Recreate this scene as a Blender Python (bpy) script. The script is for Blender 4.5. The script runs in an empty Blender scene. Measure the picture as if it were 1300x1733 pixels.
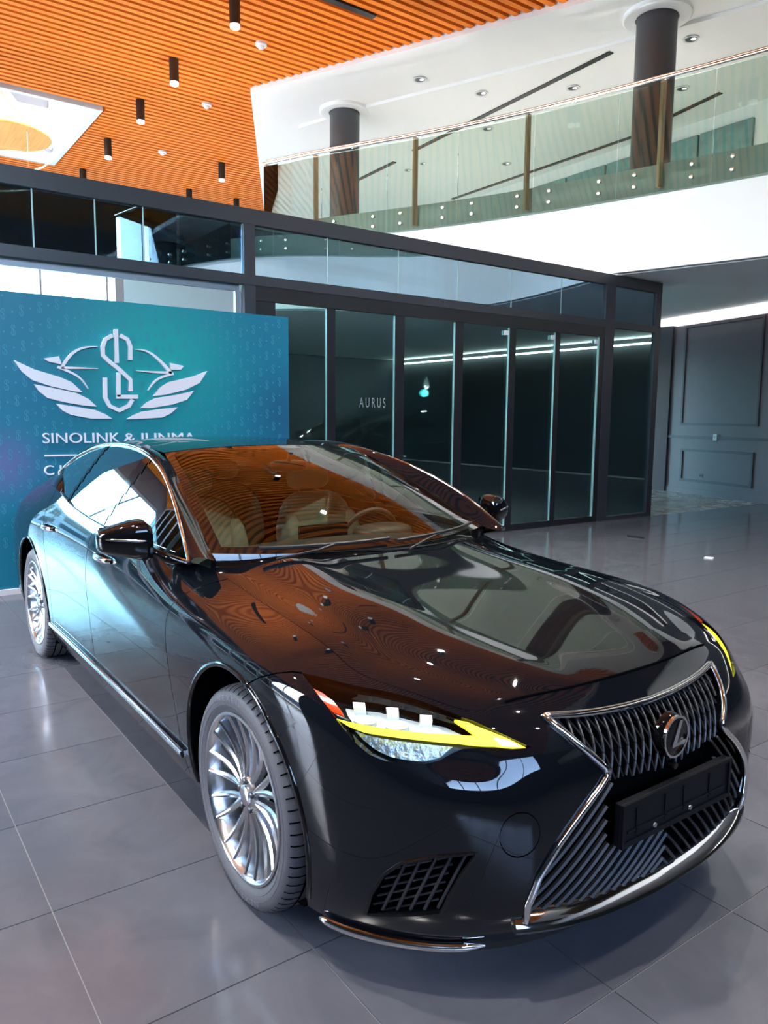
import bpy, bmesh, math, random
import numpy as np
from mathutils import Vector, Matrix
from mathutils.geometry import delaunay_2d_cdt

random.seed(7)
SC = bpy.context.scene
COL = SC.collection
PI = math.pi

# ------------------------------------------------------------------ camera
# world frame: +X is the way the car points, +Y its left side, origin on the floor under its front axle
CAMP = np.array([2.1641, -1.9058, 1.5919])
YAW, PITCH, ROLL, FPX = math.radians(144.36), math.radians(7.1147), math.radians(-0.527), 1285.93


def cam_axes():
    cy, sy, cp, sp = math.cos(YAW), math.sin(YAW), math.cos(PITCH), math.sin(PITCH)
    fw = np.array([cy * cp, sy * cp, -sp])
    rt = np.array([sy, -cy, 0.])
    dn = np.cross(fw, rt)
    c, s = math.cos(ROLL), math.sin(ROLL)
    return np.array([c * rt + s * dn, -s * rt + c * dn, fw])


CM = cam_axes()


def project(P):
    q = (np.asarray(P, float).reshape(-1, 3) - CAMP) @ CM.T
    return np.stack([650 + FPX * q[:, 0] / q[:, 2], 866.5 + FPX * q[:, 1] / q[:, 2]], 1)


def un(px, py, ax, val):
    """pixel of the photograph -> point of the plane ax = val"""
    d = CM.T @ np.array([(px - 650) / FPX, (py - 866.5) / FPX, 1.])
    i = 'xyz'.index(ax)
    return CAMP + d * (val - CAMP[i]) / d[i]


cam = bpy.data.cameras.new('camera')
cam.sensor_fit = 'HORIZONTAL'
cam.sensor_width = 36
cam.lens = FPX / 1300 * 36
cam.clip_start = .05
cam.clip_end = 300
cam_o = bpy.data.objects.new('camera', cam)
COL.objects.link(cam_o)
cam_o.matrix_world = Matrix(((CM[0][0], -CM[1][0], -CM[2][0], CAMP[0]),
                             (CM[0][1], -CM[1][1], -CM[2][1], CAMP[1]),
                             (CM[0][2], -CM[1][2], -CM[2][2], CAMP[2]), (0, 0, 0, 1)))
SC.camera = cam_o

# ------------------------------------------------------------------ world, light, exposure
SC.view_settings.view_transform = 'Standard'
SC.view_settings.look = 'None'
SC.view_settings.gamma = 1
SC.view_settings.use_curve_mapping = False
SC.view_settings.exposure = 1.1
SC.cycles.use_denoising = True
SC.cycles.max_bounces = 10
SC.cycles.diffuse_bounces = 5
SC.cycles.glossy_bounces = 5
SC.cycles.transparent_max_bounces = 16
SC.cycles.sample_clamp_indirect = 6
SC.cycles.caustics_reflective = True
SC.cycles.blur_glossy = .4
SC.cycles.caustics_refractive = False

world = bpy.data.worlds.new('sky')
SC.world = world
world.use_nodes = True
wn = world.node_tree.nodes
wl = world.node_tree.links
bg = wn['Background']
sky = wn.new('ShaderNodeTexSky')
sky.sky_type = 'NISHITA'
sky.sun_disc = False
sky.sun_elevation = math.radians(52)
sky.sun_rotation = math.radians(200)
sky.dust_density = 2.5
sky.ozone_density = .8
wl.new(sky.outputs[0], bg.inputs[0])
bg.inputs[1].default_value = 2.7
sun = bpy.data.lights.new('sun', 'SUN')
sun.energy = 24.
sun.angle = math.radians(.6)
sun.color = (1, .92, .80)
sun_o = bpy.data.objects.new('sun', sun)
COL.objects.link(sun_o)
sun_o.rotation_euler = Vector((.35, .55, -1.25)).to_track_quat('-Z', 'Y').to_euler()


def portal(name, loc, sx, sy, rot):
    """sampling portal in a glazed opening (gives no light of its own)"""
    l = bpy.data.lights.new(name, 'AREA')
    l.shape = 'RECTANGLE'
    l.size, l.size_y = sx, sy
    l.cycles.is_portal = True
    o = bpy.data.objects.new(name, l)
    COL.objects.link(o)
    o.location = loc
    o.rotation_euler = rot
    return o


portal('daylight_entry', (-15.7, -9.2, 4), 24.6, 8, (PI / 2, 0, 0))
portal('daylight_entry', (-26.2, 1.5, 4), 21, 8, (PI / 2, 0, -PI / 2))
portal('daylight_entry', (10.95, -3.9, 6.05), 10.4, 3.7, (PI / 2, 0, PI / 2))
portal('daylight_entry', (-17.3, -3, 9.2), 4.4, 12, (0, 0, 0))


# ------------------------------------------------------------------ materials
def nt(name):
    m = bpy.data.materials.new(name)
    m.use_nodes = True
    return m, m.node_tree.nodes, m.node_tree.links


def mat(name, col, rough=.5, metal=0., spec=.5, coat=0., emit=None, es=0., noise=None, bump=None, coatr=.02, ior=1.5):
    m, n, l = nt(name)
    b = n['Principled BSDF']
    b.inputs['Base Color'].default_value = (*col, 1)
    b.inputs['Roughness'].default_value = rough
    b.inputs['Metallic'].default_value = metal
    b.inputs['Specular IOR Level'].default_value = spec
    b.inputs['IOR'].default_value = ior
    b.inputs['Coat Weight'].default_value = coat
    b.inputs['Coat Roughness'].default_value = coatr
    if emit:
        b.inputs['Emission Color'].default_value = (*emit, 1)
        b.inputs['Emission Strength'].default_value = es
    if noise or bump:
        tc = n.new('ShaderNodeTexCoord')
        tx = n.new('ShaderNodeTexNoise')
        tx.inputs['Scale'].default_value = (noise or bump)[0]
        tx.inputs['Detail'].default_value = 6
        l.new(tc.outputs['Object'], tx.inputs['Vector'])
    if noise:
        mx = n.new('ShaderNodeMixRGB')
        mx.inputs[1].default_value = (*[c * (1 - noise[1]) for c in col], 1)
        mx.inputs[2].default_value = (*[min(1, c * (1 + noise[1])) for c in col], 1)
        l.new(tx.outputs['Fac'], mx.inputs[0])
        l.new(mx.outputs[0], b.inputs['Base Color'])
    if bump:
        bp = n.new('ShaderNodeBump')
        bp.inputs['Strength'].default_value = bump[1]
        bp.inputs['Distance'].default_value = .01
        l.new(tx.outputs['Fac'], bp.inputs['Height'])
        l.new(bp.outputs[0], b.inputs['Normal'])
    return m


def glass(name, tint=(.9, .95, .94), ior=1.5, gain=1., refl=(1, 1, 1), base=0.):
    """thin pane: lets tinted light straight through and mirrors by Fresnel"""
    m, n, l = nt(name)
    n.remove(n['Principled BSDF'])
    out = n['Material Output']
    tr = n.new('ShaderNodeBsdfTransparent')
    tr.inputs[0].default_value = (*tint, 1)
    gl = n.new('ShaderNodeBsdfGlossy')
    gl.inputs[0].default_value = (*refl, 1)
    gl.inputs['Roughness'].default_value = 0
    fr = n.new('ShaderNodeFresnel')
    fr.inputs[0].default_value = ior
    mu = n.new('ShaderNodeMath')
    mu.operation = 'MULTIPLY_ADD'
    mu.use_clamp = True
    mu.inputs[1].default_value = gain
    mu.inputs[2].default_value = base
    mx = n.new('ShaderNodeMixShader')
    l.new(fr.outputs[0], mu.inputs[0])
    l.new(mu.outputs[0], mx.inputs[0])
    l.new(tr.outputs[0], mx.inputs[1])
    l.new(gl.outputs[0], mx.inputs[2])
    l.new(mx.outputs[0], out.inputs[0])
    return m


def tile_mat(name, a, b_, rough):
    m, n, l = nt(name)
    p = n['Principled BSDF']
    tc = n.new('ShaderNodeTexCoord')
    oi = n.new('ShaderNodeObjectInfo')
    ad = n.new('ShaderNodeVectorMath')
    ad.operation = 'ADD'
    sc_ = n.new('ShaderNodeVectorMath')
    sc_.operation = 'SCALE'
    sc_.inputs['Scale'].default_value = 37.
    cx = n.new('ShaderNodeCombineXYZ')
    for i in range(3):
        l.new(oi.outputs['Random'], cx.inputs[i])
    l.new(cx.outputs[0], sc_.inputs[0])
    l.new(tc.outputs['Object'], ad.inputs[0])
    l.new(sc_.outputs[0], ad.inputs[1])
    n1 = n.new('ShaderNodeTexNoise')
    n1.inputs['Scale'].default_value = 3.2
    n1.inputs['Detail'].default_value = 8
    n1.inputs['Roughness'].default_value = .62
    n1.inputs['Distortion'].default_value = 1.2
    l.new(ad.outputs[0], n1.inputs['Vector'])
    r = n.new('ShaderNodeValToRGB')
    r.color_ramp.elements[0].position = .32
    r.color_ramp.elements[0].color = (*a, 1)
    r.color_ramp.elements[1].position = .70
    r.color_ramp.elements[1].color = (*b_, 1)
    l.new(n1.outputs['Fac'], r.inputs[0])
    l.new(r.outputs[0], p.inputs['Base Color'])
    rr = n.new('ShaderNodeMapRange')
    rr.inputs[3].default_value = rough * .6
    rr.inputs[4].default_value = rough * 1.6
    l.new(n1.outputs['Fac'], rr.inputs[0])
    l.new(rr.outputs[0], p.inputs['Roughness'])
    p.inputs['Specular IOR Level'].default_value = .45
    return m


def wood_mat(name, c0, c1, ax=1, rough=.6, obj_rand=True):
    m, n, l = nt(name)
    p = n['Principled BSDF']
    g = n.new('ShaderNodeNewGeometry')
    mp = n.new('ShaderNodeMapping')
    s = [26., 26., 26.]
    s[ax] = 1.3
    mp.inputs['Scale'].default_value = s
    l.new(g.outputs['Position'], mp.inputs[0])
    t = n.new('ShaderNodeTexNoise')
    t.inputs['Scale'].default_value = 1.
    t.inputs['Detail'].default_value = 5
    l.new(mp.outputs[0], t.inputs['Vector'])
    r = n.new('ShaderNodeValToRGB')
    r.color_ramp.elements[0].position = .3
    r.color_ramp.elements[0].color = (*c0, 1)
    r.color_ramp.elements[1].position = .72
    r.color_ramp.elements[1].color = (*c1, 1)
    l.new(t.outputs['Fac'], r.inputs[0])
    l.new(r.outputs[0], p.inputs['Base Color'])
    p.inputs['Roughness'].default_value = rough
    p.inputs['Specular IOR Level'].default_value = .12
    return m


M = {}
M['tile'] = tile_mat('dark_stone_tile', (.076, .077, .091), (.098, .098, .112), .13)
M['grout'] = mat('grout', (.19, .19, .20), .8, noise=(9, .2))
M['beige'] = tile_mat('beige_stone_floor', (.40, .37, .33), (.50, .46, .41), .25)
M['white'] = mat('white_plaster', (.70, .70, .715), .55, noise=(2.5, .02))
M['upwhite'] = mat('upper_white_plaster', (.86, .86, .85), .6, noise=(2.5, .02))
M['soffit'] = mat('soffit_paint', (.95, .94, .95), .6, noise=(2.5, .01))
M['slat'] = wood_mat('orange_wood_slat', (.70, .165, .014), (.86, .235, .026))
M['slatback'] = wood_mat('brown_wood_backing', (.045, .012, .002), (.065, .018, .003))
M['disc'] = wood_mat('honey_wood', (.62, .31, .08), (.72, .38, .11), 0)
M['frame'] = mat('charcoal_metal_frame', (.028, .030, .038), .40, .0, noise=(6, .1))
M['doorframe'] = mat('black_metal_frame', (.010, .011, .014), .35)
M['edge'] = mat('pale_glass_edge', (.38, .56, .52), .25)
M['panel'] = mat('slate_panelled_paint', (.125, .100, .116), .45, noise=(3, .06))
M['paneldark'] = mat('slate_dark_paint', (.030, .036, .046), .5, noise=(3, .08))
M['moulding'] = mat('slate_moulding_shaded', (.055, .052, .064), .45)  # wall slate darkened: shadow along the moulding edges put into the colour
M['underwall'] = mat('black_slate_paint', (.012, .014, .018), .6, noise=(3, .1))
M['column'] = mat('charcoal_column_paint', (.040, .044, .052), .42, noise=(4, .08))
M['colgrey'] = mat('grey_column_paint', (.25, .25, .26), .5, noise=(4, .05))
M['steel'] = mat('brushed_steel', (.62, .61, .57), .25, 1., noise=(30, .06))
M['brass'] = mat('warm_post_metal', (.52, .36, .24), .35, .6, noise=(30, .06))
M['black'] = mat('black_paint', (.006, .006, .007), .4)
M['greytrim'] = mat('grey_aluminium', (.33, .33, .37), .4, .3)
M['truss'] = mat('grey_truss_paint', (.42, .43, .44), .6)
M['cove'] = mat('cove_light', (.9, .9, .88), .4, emit=(1, .97, .92), es=7)
M['covesoft'] = mat('lit_cove_trim', (.9, .9, .9), .5, emit=(1, .98, .95), es=.5)
M['lampwhite'] = mat('lamp_diffuser', (.9, .9, .88), .4, emit=(1, .95, .85), es=.8)
M['ringlamp'] = mat('ring_lamp', (.8, .72, .6), .4, emit=(1, .85, .65), es=1.0)
M['slabtop'] = mat('upper_stone_floor', (.80, .79, .77), .3, noise=(5, .05))
M['slab'] = mat('slab_edge_grey', (.30, .33, .32), .6, noise=(5, .06))
M['teal'] = mat('teal_window_film', (.13, .27, .27), .35, noise=(5, .5))
M['pglass'] = glass('pavilion_glass', (.30, .38, .40), 1.5, 1., (.60, .84, 1.), .55)
M['dglass'] = glass('door_glass', (.50, .62, .62), 1.5, 1., (.56, .92, .92), .58)
M['bglass'] = glass('balustrade_glass', (.80, .88, .84), 1.5, 1.15, (.95, 1, .97))
M['farglass'] = glass('far_facade_glass', (.64, .87, .89), 1.45, 1.)
M['wglass'] = glass('facade_glass', (.91, .945, .97), 1.45, 1.)


# ------------------------------------------------------------------ mesh helpers
def mesh(name, V, F, m, parent=None, smooth=False, normals=None):
    me = bpy.data.meshes.new(name)
    me.from_pydata([tuple(map(float, v)) for v in V], [], [tuple(int(i) for i in f) for f in F])
    if m is not None:
        me.materials.append(m)
    if smooth or normals is not None:
        me.polygons.foreach_set('use_smooth', [True] * len(me.polygons))
    me.update()
    if normals is not None:
        me.normals_split_custom_set_from_vertices([tuple(map(float, q)) for q in normals])
    o = bpy.data.objects.new(name, me)
    COL.objects.link(o)
    o.parent = parent
    return o


def tag(o, label=None, cat=None, group=None, kind=None):
    if label:
        o['label'] = label
    if cat:
        o['category'] = cat
    if group:
        o['group'] = group
    if kind:
        o['kind'] = kind
    return o


def thing(name, label, cat, loc=(0, 0, 0), rz=0., group=None):
    o = bpy.data.objects.new(name, None)
    COL.objects.link(o)
    o.location = loc
    o.rotation_euler = (0, 0, rz)
    o.empty_display_size = .1
    return tag(o, label, cat, group)


class MB:
    def __init__(s):
        s.v, s.f, s.sm = [], [], []

    def add(s, V, F):
        k = len(s.v)
        s.v += [tuple(map(float, q)) for q in V]
        s.f += [tuple(int(i) + k for i in f) for f in F]
        return s

    def box(s, x0, x1, y0, y1, z0, z1):
        return s.add([(x0, y0, z0), (x1, y0, z0), (x1, y1, z0), (x0, y1, z0), (x0, y0, z1), (x1, y0, z1), (x1, y1, z1), (x0, y1, z1)],
                     [(0, 3, 2, 1), (4, 5, 6, 7), (0, 1, 5, 4), (1, 2, 6, 5), (2, 3, 7, 6), (3, 0, 4, 7)])

    def prism(s, poly, z0, z1, fn=None):
        """poly 2D (ccw) extruded; fn maps (a,b,c)->xyz"""
        fn = fn or (lambda a, b, c: (a, b, c))
        n = len(poly)
        V = [fn(a, b, z0) for a, b in poly] + [fn(a, b, z1) for a, b in poly]
        F = [tuple(range(n))[::-1], tuple(range(n, 2 * n))] + [(i, (i + 1) % n, n + (i + 1) % n, n + i) for i in range(n)]
        return s.add(V, F)

    def tube(s, P, r, n=8, closed=False, flat=None, up=None):
        """tube along a polyline; r scalar or list; flat=(a,b) gives an elliptic section along (up-ish, side)"""
        P = np.asarray(P, float)
        k = len(P)
        R_ = np.broadcast_to(np.asarray(r, float), (k,))
        T = np.roll(P, -1, 0) - np.roll(P, 1, 0) if closed else np.gradient(P, axis=0)
        T /= np.linalg.norm(T, axis=1)[:, None] + 1e-12
        a = np.linspace(0, 2 * PI, n, endpoint=False)
        V = []
        ref = np.array(up if up is not None else (0, 0, 1.), float)
        prev = None
        for i in range(k):
            u_ = ref if up is not None or prev is None else prev
            if abs(T[i] @ u_) > .97:
                u_ = np.array([1., 0, 0]) if abs(T[i][0]) < .8 else np.array([0, 1., 0])
            A = u_ - T[i] * (T[i] @ u_)
            A /= np.linalg.norm(A)
            prev = A
            B = np.cross(T[i], A)
            fa, fb = flat or (1, 1)
            for q in a:
                V.append(P[i] + R_[i] * (fa * math.cos(q) * A + fb * math.sin(q) * B))
        F = []
        for i in range(k if closed else k - 1):
            j = (i + 1) % k
            for q in range(n):
                w = (q + 1) % n
                F.append((i * n + q, i * n + w, j * n + w, j * n + q))
        if not closed:
            F += [tuple(range(n))[::-1], tuple((k - 1) * n + q for q in range(n))]
        return s.add(V, F)

    def lathe(s, prof, n=24, c=(0, 0, 0), ax='z', closed=False):
        """prof: (radius, height)"""
        V = []
        for r, h in prof:
            for i in range(n):
                a = 2 * PI * i / n
                p = {'z': (r * math.cos(a), r * math.sin(a), h), 'y': (r * math.cos(a), h, r * math.sin(a)), 'x': (h, r * math.cos(a), r * math.sin(a))}[ax]
                V.append((p[0] + c[0], p[1] + c[1], p[2] + c[2]))
        F = []
        k = len(prof)
        for i in range(k if closed else k - 1):
            j = (i + 1) % k
            for q in range(n):
                w = (q + 1) % n
                F.append((i * n + q, i * n + w, j * n + w, j * n + q))
        if not closed:
            if prof[0][0] > 1e-6:
                F.append(tuple(range(n))[::-1])
            if prof[-1][0] > 1e-6:
                F.append(tuple((k - 1) * n + q for q in range(n)))
        return s.add(V, F)

    def build(s, name, m, parent=None, smooth=None, bevel=0., seg=2, fix=True):
        o = mesh(name, s.v, s.f, m, parent)
        me = o.data
        bm = bmesh.new()
        bm.from_mesh(me)
        if smooth is not None:
            bmesh.ops.remove_doubles(bm, verts=bm.verts, dist=1e-6)
        if fix:
            bmesh.ops.recalc_face_normals(bm, faces=bm.faces)
        if bevel:
            bmesh.ops.bevel(bm, geom=[e for e in bm.edges if e.calc_face_angle(0) > .5], offset=bevel, segments=seg, affect='EDGES', profile=.5, clamp_overlap=True)
        bm.to_mesh(me)
        bm.free()
        if smooth is not None:
            me.polygons.foreach_set('use_smooth', [True] * len(me.polygons))
            me.set_sharp_from_angle(angle=math.radians(smooth))
        me.update()
        return o


def unit_box(name, m):
    me = bpy.data.meshes.new(name)
    b = MB().box(-.5, .5, -.5, .5, -.5, .5)
    me.from_pydata(b.v, [], b.f)
    me.materials.append(m)
    me.update()
    return me


def put_box(me, name, x0, x1, y0, y1, z0, z1, parent=None):
    o = bpy.data.objects.new(name, me)
    COL.objects.link(o)
    o.location = ((x0 + x1) / 2, (y0 + y1) / 2, (z0 + z1) / 2)
    o.scale = (x1 - x0, y1 - y0, z1 - z0)
    o.parent = parent
    return o


def spl(pts, n=60, closed=False):
    """smooth curve through points (natural cubic, chord-length parameter), n samples"""
    P = np.asarray(pts, float)
    if closed:
        P = np.vstack([P[-3:], P, P[:4]])
    d = np.r_[0, np.cumsum(np.maximum(np.linalg.norm(np.diff(P, axis=0), axis=1), 1e-6) ** .7)]
    k = len(P)
    A = np.eye(k)
    B = np.zeros_like(P)
    h = np.diff(d)
    for i in range(1, k - 1):
        A[i, i - 1] = h[i - 1] / 6
        A[i, i] = (h[i - 1] + h[i]) / 3
        A[i, i + 1] = h[i] / 6
        B[i] = (P[i + 1] - P[i]) / h[i] - (P[i] - P[i - 1]) / h[i - 1]
    Mm = np.linalg.solve(A, B)
    if closed:
        t = np.linspace(d[3], d[-4], n, endpoint=False)
    else:
        t = np.linspace(0, d[-1], n)
    i = np.clip(np.searchsorted(d, t, side='right') - 1, 0, k - 2)
    a = (d[i + 1] - t)[:, None]
    b = (t - d[i])[:, None]
    H = h[i][:, None]
    return (Mm[i] * a ** 3 + Mm[i + 1] * b ** 3) / (6 * H) + (P[i] / H - Mm[i] * H / 6) * a + (P[i + 1] / H - Mm[i + 1] * H / 6) * b


def _glyphs(s, size, ext=0., font_off=0.):
    cu = bpy.data.curves.new('txt', 'FONT')
    cu.body = s
    cu.size = size
    cu.extrude = ext
    cu.offset = font_off
    cu.resolution_u = 4
    ob = bpy.data.objects.new('txt', cu)
    COL.objects.link(ob)
    dg = bpy.context.evaluated_depsgraph_get()
    me = bpy.data.meshes.new_from_object(ob.evaluated_get(dg))
    V = np.array([v.co[:] for v in me.vertices]) if len(me.vertices) else np.zeros((0, 3))
    F = [tuple(p.vertices) for p in me.polygons]
    bpy.data.objects.remove(ob)
    bpy.data.curves.remove(cu)
    bpy.data.meshes.remove(me)
    return V, F


GLYPH = {s_: _glyphs(s_, 1.) for s_ in ('A U R U S', 'SINOLINK', '& JUNMA', 'C L', 'N', 'E', 'X')}


def text_mesh(s, size, *a):
    V, F = GLYPH[s]
    return V * size, F


# =================================================================== THE PLACE
def struct(o):
    o['kind'] = 'structure'
    return o


# ---- floor: dark square tiles on a grout bed
TX, TY = .628, .6035
XE, PX = -5.46, -5.48
floor = struct(MB().box(XE, 11, -9.2, 16.1, -.12, -.004).build('floor', M['grout']))
tile_me = None
g = .0022
b = MB().box(-TX / 2 + g, TX / 2 - g, -TY / 2 + g, TY / 2 - g, -.006, 0)
tile_me = bpy.data.meshes.new('tile')
tile_me.from_pydata(b.v, [], b.f)
tile_me.materials.append(M['tile'])
rest = MB()
cells = []
for i in range(-11, 17):
    for j in range(-15, 28):
        cx, cy = .96 + (i - .5) * TX, -.235 + (j + .5) * TY
        x0, x1 = max(cx - TX / 2, XE), min(cx + TX / 2, 11)
        if x1 - x0 < .05 or cy + TY / 2 > 16 or cy - TY / 2 < -9.2:
            continue
        q = (np.array([[cx, cy, 0]]) - CAMP) @ CM.T
        px = project([[cx, cy, 0]])[0]
        seen = q[0, 2] > .35 and -150 < px[0] < 1450 and px[1] < 2100
        hid = -3.9 < cx < .6 and -.6 < cy < .6
        cells.append((0 if seen and not hid else 1, q[0, 2], cx, cy, x0, x1))
cells.sort()
for n_, (k, d_, cx, cy, x0, x1) in enumerate(cells):
    if k == 0 and n_ < 296 and x1 - x0 > TX - .01:
        o = bpy.data.objects.new('tile', tile_me)
        COL.objects.link(o)
        o.location = (cx, cy, 0)
        o.parent = floor
    else:
        rest.box(x0 + g, x1 - g, cy - TY / 2 + g, cy + TY / 2 - g, -.006, 0)
rest.build('tile_field', M['tile'], floor)['kind'] = 'stuff'
struct(MB().box(-27, XE, -9.2, 9.06, -.12, 0).build('floor', M['tile']))
struct(MB().box(-27, XE, 9.06, 16, -.12, 0).build('floor', M['beige']))
struct(MB().box(-27, 14, -17, -9.45, -.3, -.12).build('ground', mat('pale_paving', (.40, .37, .33), .8, noise=(1.5, .15))))
struct(MB().box(-75, 45, -75, -17, -.4, -.25).box(-75, -27, -17, 40, -.4, -.25).build('ground', mat('asphalt', (.075, .075, .08), .85, noise=(3, .2))))


def street_block(x0, x1, y0, y1, h, label, face):
    """plain office block across the street, seen only in reflections"""
    t_ = thing('office_building', label, 'building', ((x0 + x1) / 2, (y0 + y1) / 2, -.25))
    iv = Matrix.Translation(((x0 + x1) / 2, (y0 + y1) / 2, -.25)).inverted()
    o = MB().box(x0, x1, y0, y1, -.25, h).build('wall', mat('office_render', (.30, .33, .36), .7, noise=(.6, .1)), t_)
    o.matrix_parent_inverse = iv
    wg = mat('office_window', (.03, .06, .08), .08)
    a0, a1 = (x0, x1) if face == 'y' else (y0, y1)
    n = int((a1 - a0) / 3.4)
    wm = MB()
    for k in range(n):
        for fl in range(int(h / 3.3)):
            c0, c1 = a0 + k * (a1 - a0) / n + .5, a0 + (k + 1) * (a1 - a0) / n - .5
            z0, z1 = .9 + fl * 3.3, 2.9 + fl * 3.3
            if face == 'y':
                wm.box(c0, c1, y1 - .02, y1 + .06, z0, z1)
            else:
                wm.box(x1 - .02, x1 + .06, c0, c1, z0, z1)
    o = wm.build('window_rows', wg, t_)
    o.matrix_parent_inverse = iv
    o['kind'] = 'stuff'


street_block(-70, 42, -52, -44, 6.8, 'long grey office block across the street, mirrored in the car flank', 'y')
street_block(-70, -60, -24, 40, 6.8, 'lower grey office block beyond the far end glazing', 'x')

# ---- glazed street side (left of and behind the camera) and far end: spider-fixed panes on steel fins


def facade(name, along, x0, x1, at_, z1=8., step=2.2, gl='wglass'):
    """along 'x': wall in plane y=at_; along 'y': wall in plane x=at_"""
    f = MB()

    def bx(mb, a0, a1, d0, d1, z0, z1_):
        if along == 'x':
            mb.box(a0, a1, at_ + d0, at_ + d1, z0, z1_)
        else:
            mb.box(at_ + d0, at_ + d1, a0, a1, z0, z1_)
        return mb
    n = int(round((x1 - x0) / step))
    s_ = (x1 - x0) / n
    for i in range(n + 1):
        a = x0 + i * s_
        bx(f, a - .035, a + .035, -.09, .09, 0, z1)
    bx(f, x0, x1, -.08, .08, 0, .12)
    bx(f, x0, x1, -.08, .08, z1 - .15, z1)
    o = struct(f.build(name, M['greytrim']))
    rows = [(.12, 2.7), (2.7, 5.3), (5.3, z1 - .15)]
    for i in range(n):
        for z0, zz in rows:
            pm = bx(MB(), x0 + i * s_ + .04, x0 + (i + 1) * s_ - .04, -.012, .012, z0 + .012, zz - .012)
            pm.build('pane', M[gl], o)
    for i in range(n + 1):
        for z0, zz in rows[1:]:
            a = x0 + i * s_
            w = MB()
            for sa in (-1, 1):
                for sz in (-1, 1):
                    p0 = (a, at_ + .06, z0) if along == 'x' else (at_ + .06, a, z0)
                    p1 = (a + sa * .17, at_ + .02, z0 + sz * .17) if along == 'x' else (at_ + .02, a + sa * .17, z0 + sz * .17)
                    w.tube([p0, p1], .018, 6)
            w.build('spider_fitting', M['steel'], o)
    return o


facade('window_1', 'x', -28, -3.4, -9.25)
struct(MB().box(-3.4, 11.2, -9.4, -9.15, -.12, 8.2).build('wall_left', M['underwall']))
facade('window_2', 'y', -9.2, 12.8, -26.2, 6.9, 2.2, 'farglass')
struct(MB().box(-26.35, -26.05, -9.4, 16, 6.9, 8.2).box(-26.35, -26.05, 12.8, 16, -.1, 6.9).build('wall_rear', M['panel']))

# ---- walls
struct(MB().box(11, 11.25, -9.4, 16.2, -.12, 4.2).box(11, 11.25, -9.4, 16.2, 7.9, 8.2).box(11, 11.25, -9.4, -9.1, 4.2, 7.9).box(11, 11.25, 1.3, 16.2, 4.2, 7.9).build('wall_front', M['underwall']))
cl = MB()
for k_ in range(6):
    cl.box(11.05, 11.2, -9.1 + k_ * 2.08 - .04, -9.1 + k_ * 2.08 + .04, 4.2, 7.9)
cl.box(11.05, 11.2, -9.1, 1.3, 4.2, 4.3).box(11.05, 11.2, -9.1, 1.3, 7.8, 7.9)
cl = struct(cl.build('added_clerestory', M['greytrim']))  # unseen clerestory, added to light the banner and the car's front
for k_ in range(5):
    MB().box(11.11, 11.13, -9.06 + k_ * 2.08, -9.06 + (k_ + 1) * 2.08 - .08, 4.3, 7.8).build('pane', M['wglass'], cl)
struct(MB().box(-27, 11.25, 16, 16.25, -.12, 8.2).build('wall_right', M['underwall']))


def unp(px, py, P0, N):
    d = CM.T @ np.array([(px - 650) / FPX, (py - 866.5) / FPX, 1.])
    return CAMP + d * (np.dot(np.array(P0) - CAMP, N) / np.dot(d, N))


WA, WB = np.array([-8.1, 13.27, 0]), np.array([-5.46, 12.58, 0])
wd = (WB - WA) / np.linalg.norm(WB - WA)
wnr = np.array([wd[1], -wd[0], 0])
if wnr[1] > 0:
    wnr = -wnr


def wallbox(mb, s0, s1, z0, z1, d0, d1):
    """box on the panelled wall: s along it from WA, d towards the room"""
    V = []
    for z in (z0, z1):
        for s_, d_ in ((s0, d0), (s1, d0), (s1, d1), (s0, d1)):
            p = WA + wd * s_ + wnr * d_
            V.append((p[0], p[1], z))
    mb.add(V, [(0, 3, 2, 1), (4, 5, 6, 7), (0, 1, 5, 4), (1, 2, 6, 5), (2, 3, 7, 6), (3, 0, 4, 7)])
    return mb


wall_pan = struct(wallbox(MB(), 0, 3.3, -.1, 3.62, -.25, 0).build('wall_panelled', M['panel']))
wallbox(MB(), 0, 3.3, 0, .12, 0, .02).build('baseboard', M['panel'], wall_pan)


def on_wall(px, py):
    p = unp(px, py, WA, wnr)
    return float(np.dot(p - WA, wd)), float(p[2])


def moulding(c0, c1):
    s0, z0 = c0
    s1, z1 = c1
    w = MB()
    t = .05
    for a in ((s0, s1, z0, z0 + t), (s0, s1, z1 - t, z1), (s0, s0 + t, z0 + t, z1 - t), (s1 - t, s1, z0 + t, z1 - t)):
        wallbox(w, *a, 0, .028)
    w.build('panel_moulding', M['moulding'], wall_pan)


su0, zu1 = on_wall(1162, 552)
su1, zu0 = on_wall(1284, 722)
moulding((su0, zu0), (su1, zu1))
sl0, zl0 = on_wall(1151, 813)
sl1, zl1 = on_wall(1277, 766)
moulding((sl0, zl0), (sl1, zl1))
zc = on_wall(1200, 741)[1]
wallbox(MB(), 0, 3.3, zc - .03, zc + .03, 0, .035).build('chair_rail', M['moulding'], wall_pan)
struct(wallbox(MB(), -.6, 3.3, 3.64, 3.78, -.2, .25).build('trim_1', M['covesoft']))
so, zo = on_wall(1213, 740)
sock = thing('wall_switch', 'small white wall switch on the slate panelled wall', 'switch')
wallbox(MB(), so - .05, so + .05, zo - .07, zo + .07, .035, .05).build('plate', M['white'], sock, bevel=.006)
wallbox(MB(), so - .012, so + .012, zo - .02, zo + .02, .05, .056).build('rocker', M['greytrim'], sock)
s2, z2 = on_wall(1187, 805)
vent = thing('wall_socket', 'small dark socket low on the slate panelled wall', 'socket')
wallbox(MB(), s2 - .055, s2 + .055, z2 - .04, z2 + .04, 0, .012).build('plate', M['panel'], vent)
for k_ in (-1, 1):
    wallbox(MB(), s2 + k_ * .022 - .012, s2 + k_ * .022 + .012, z2 - .022, z2 + .022, .012, .016).build('hole', M['black'], vent)
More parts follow.
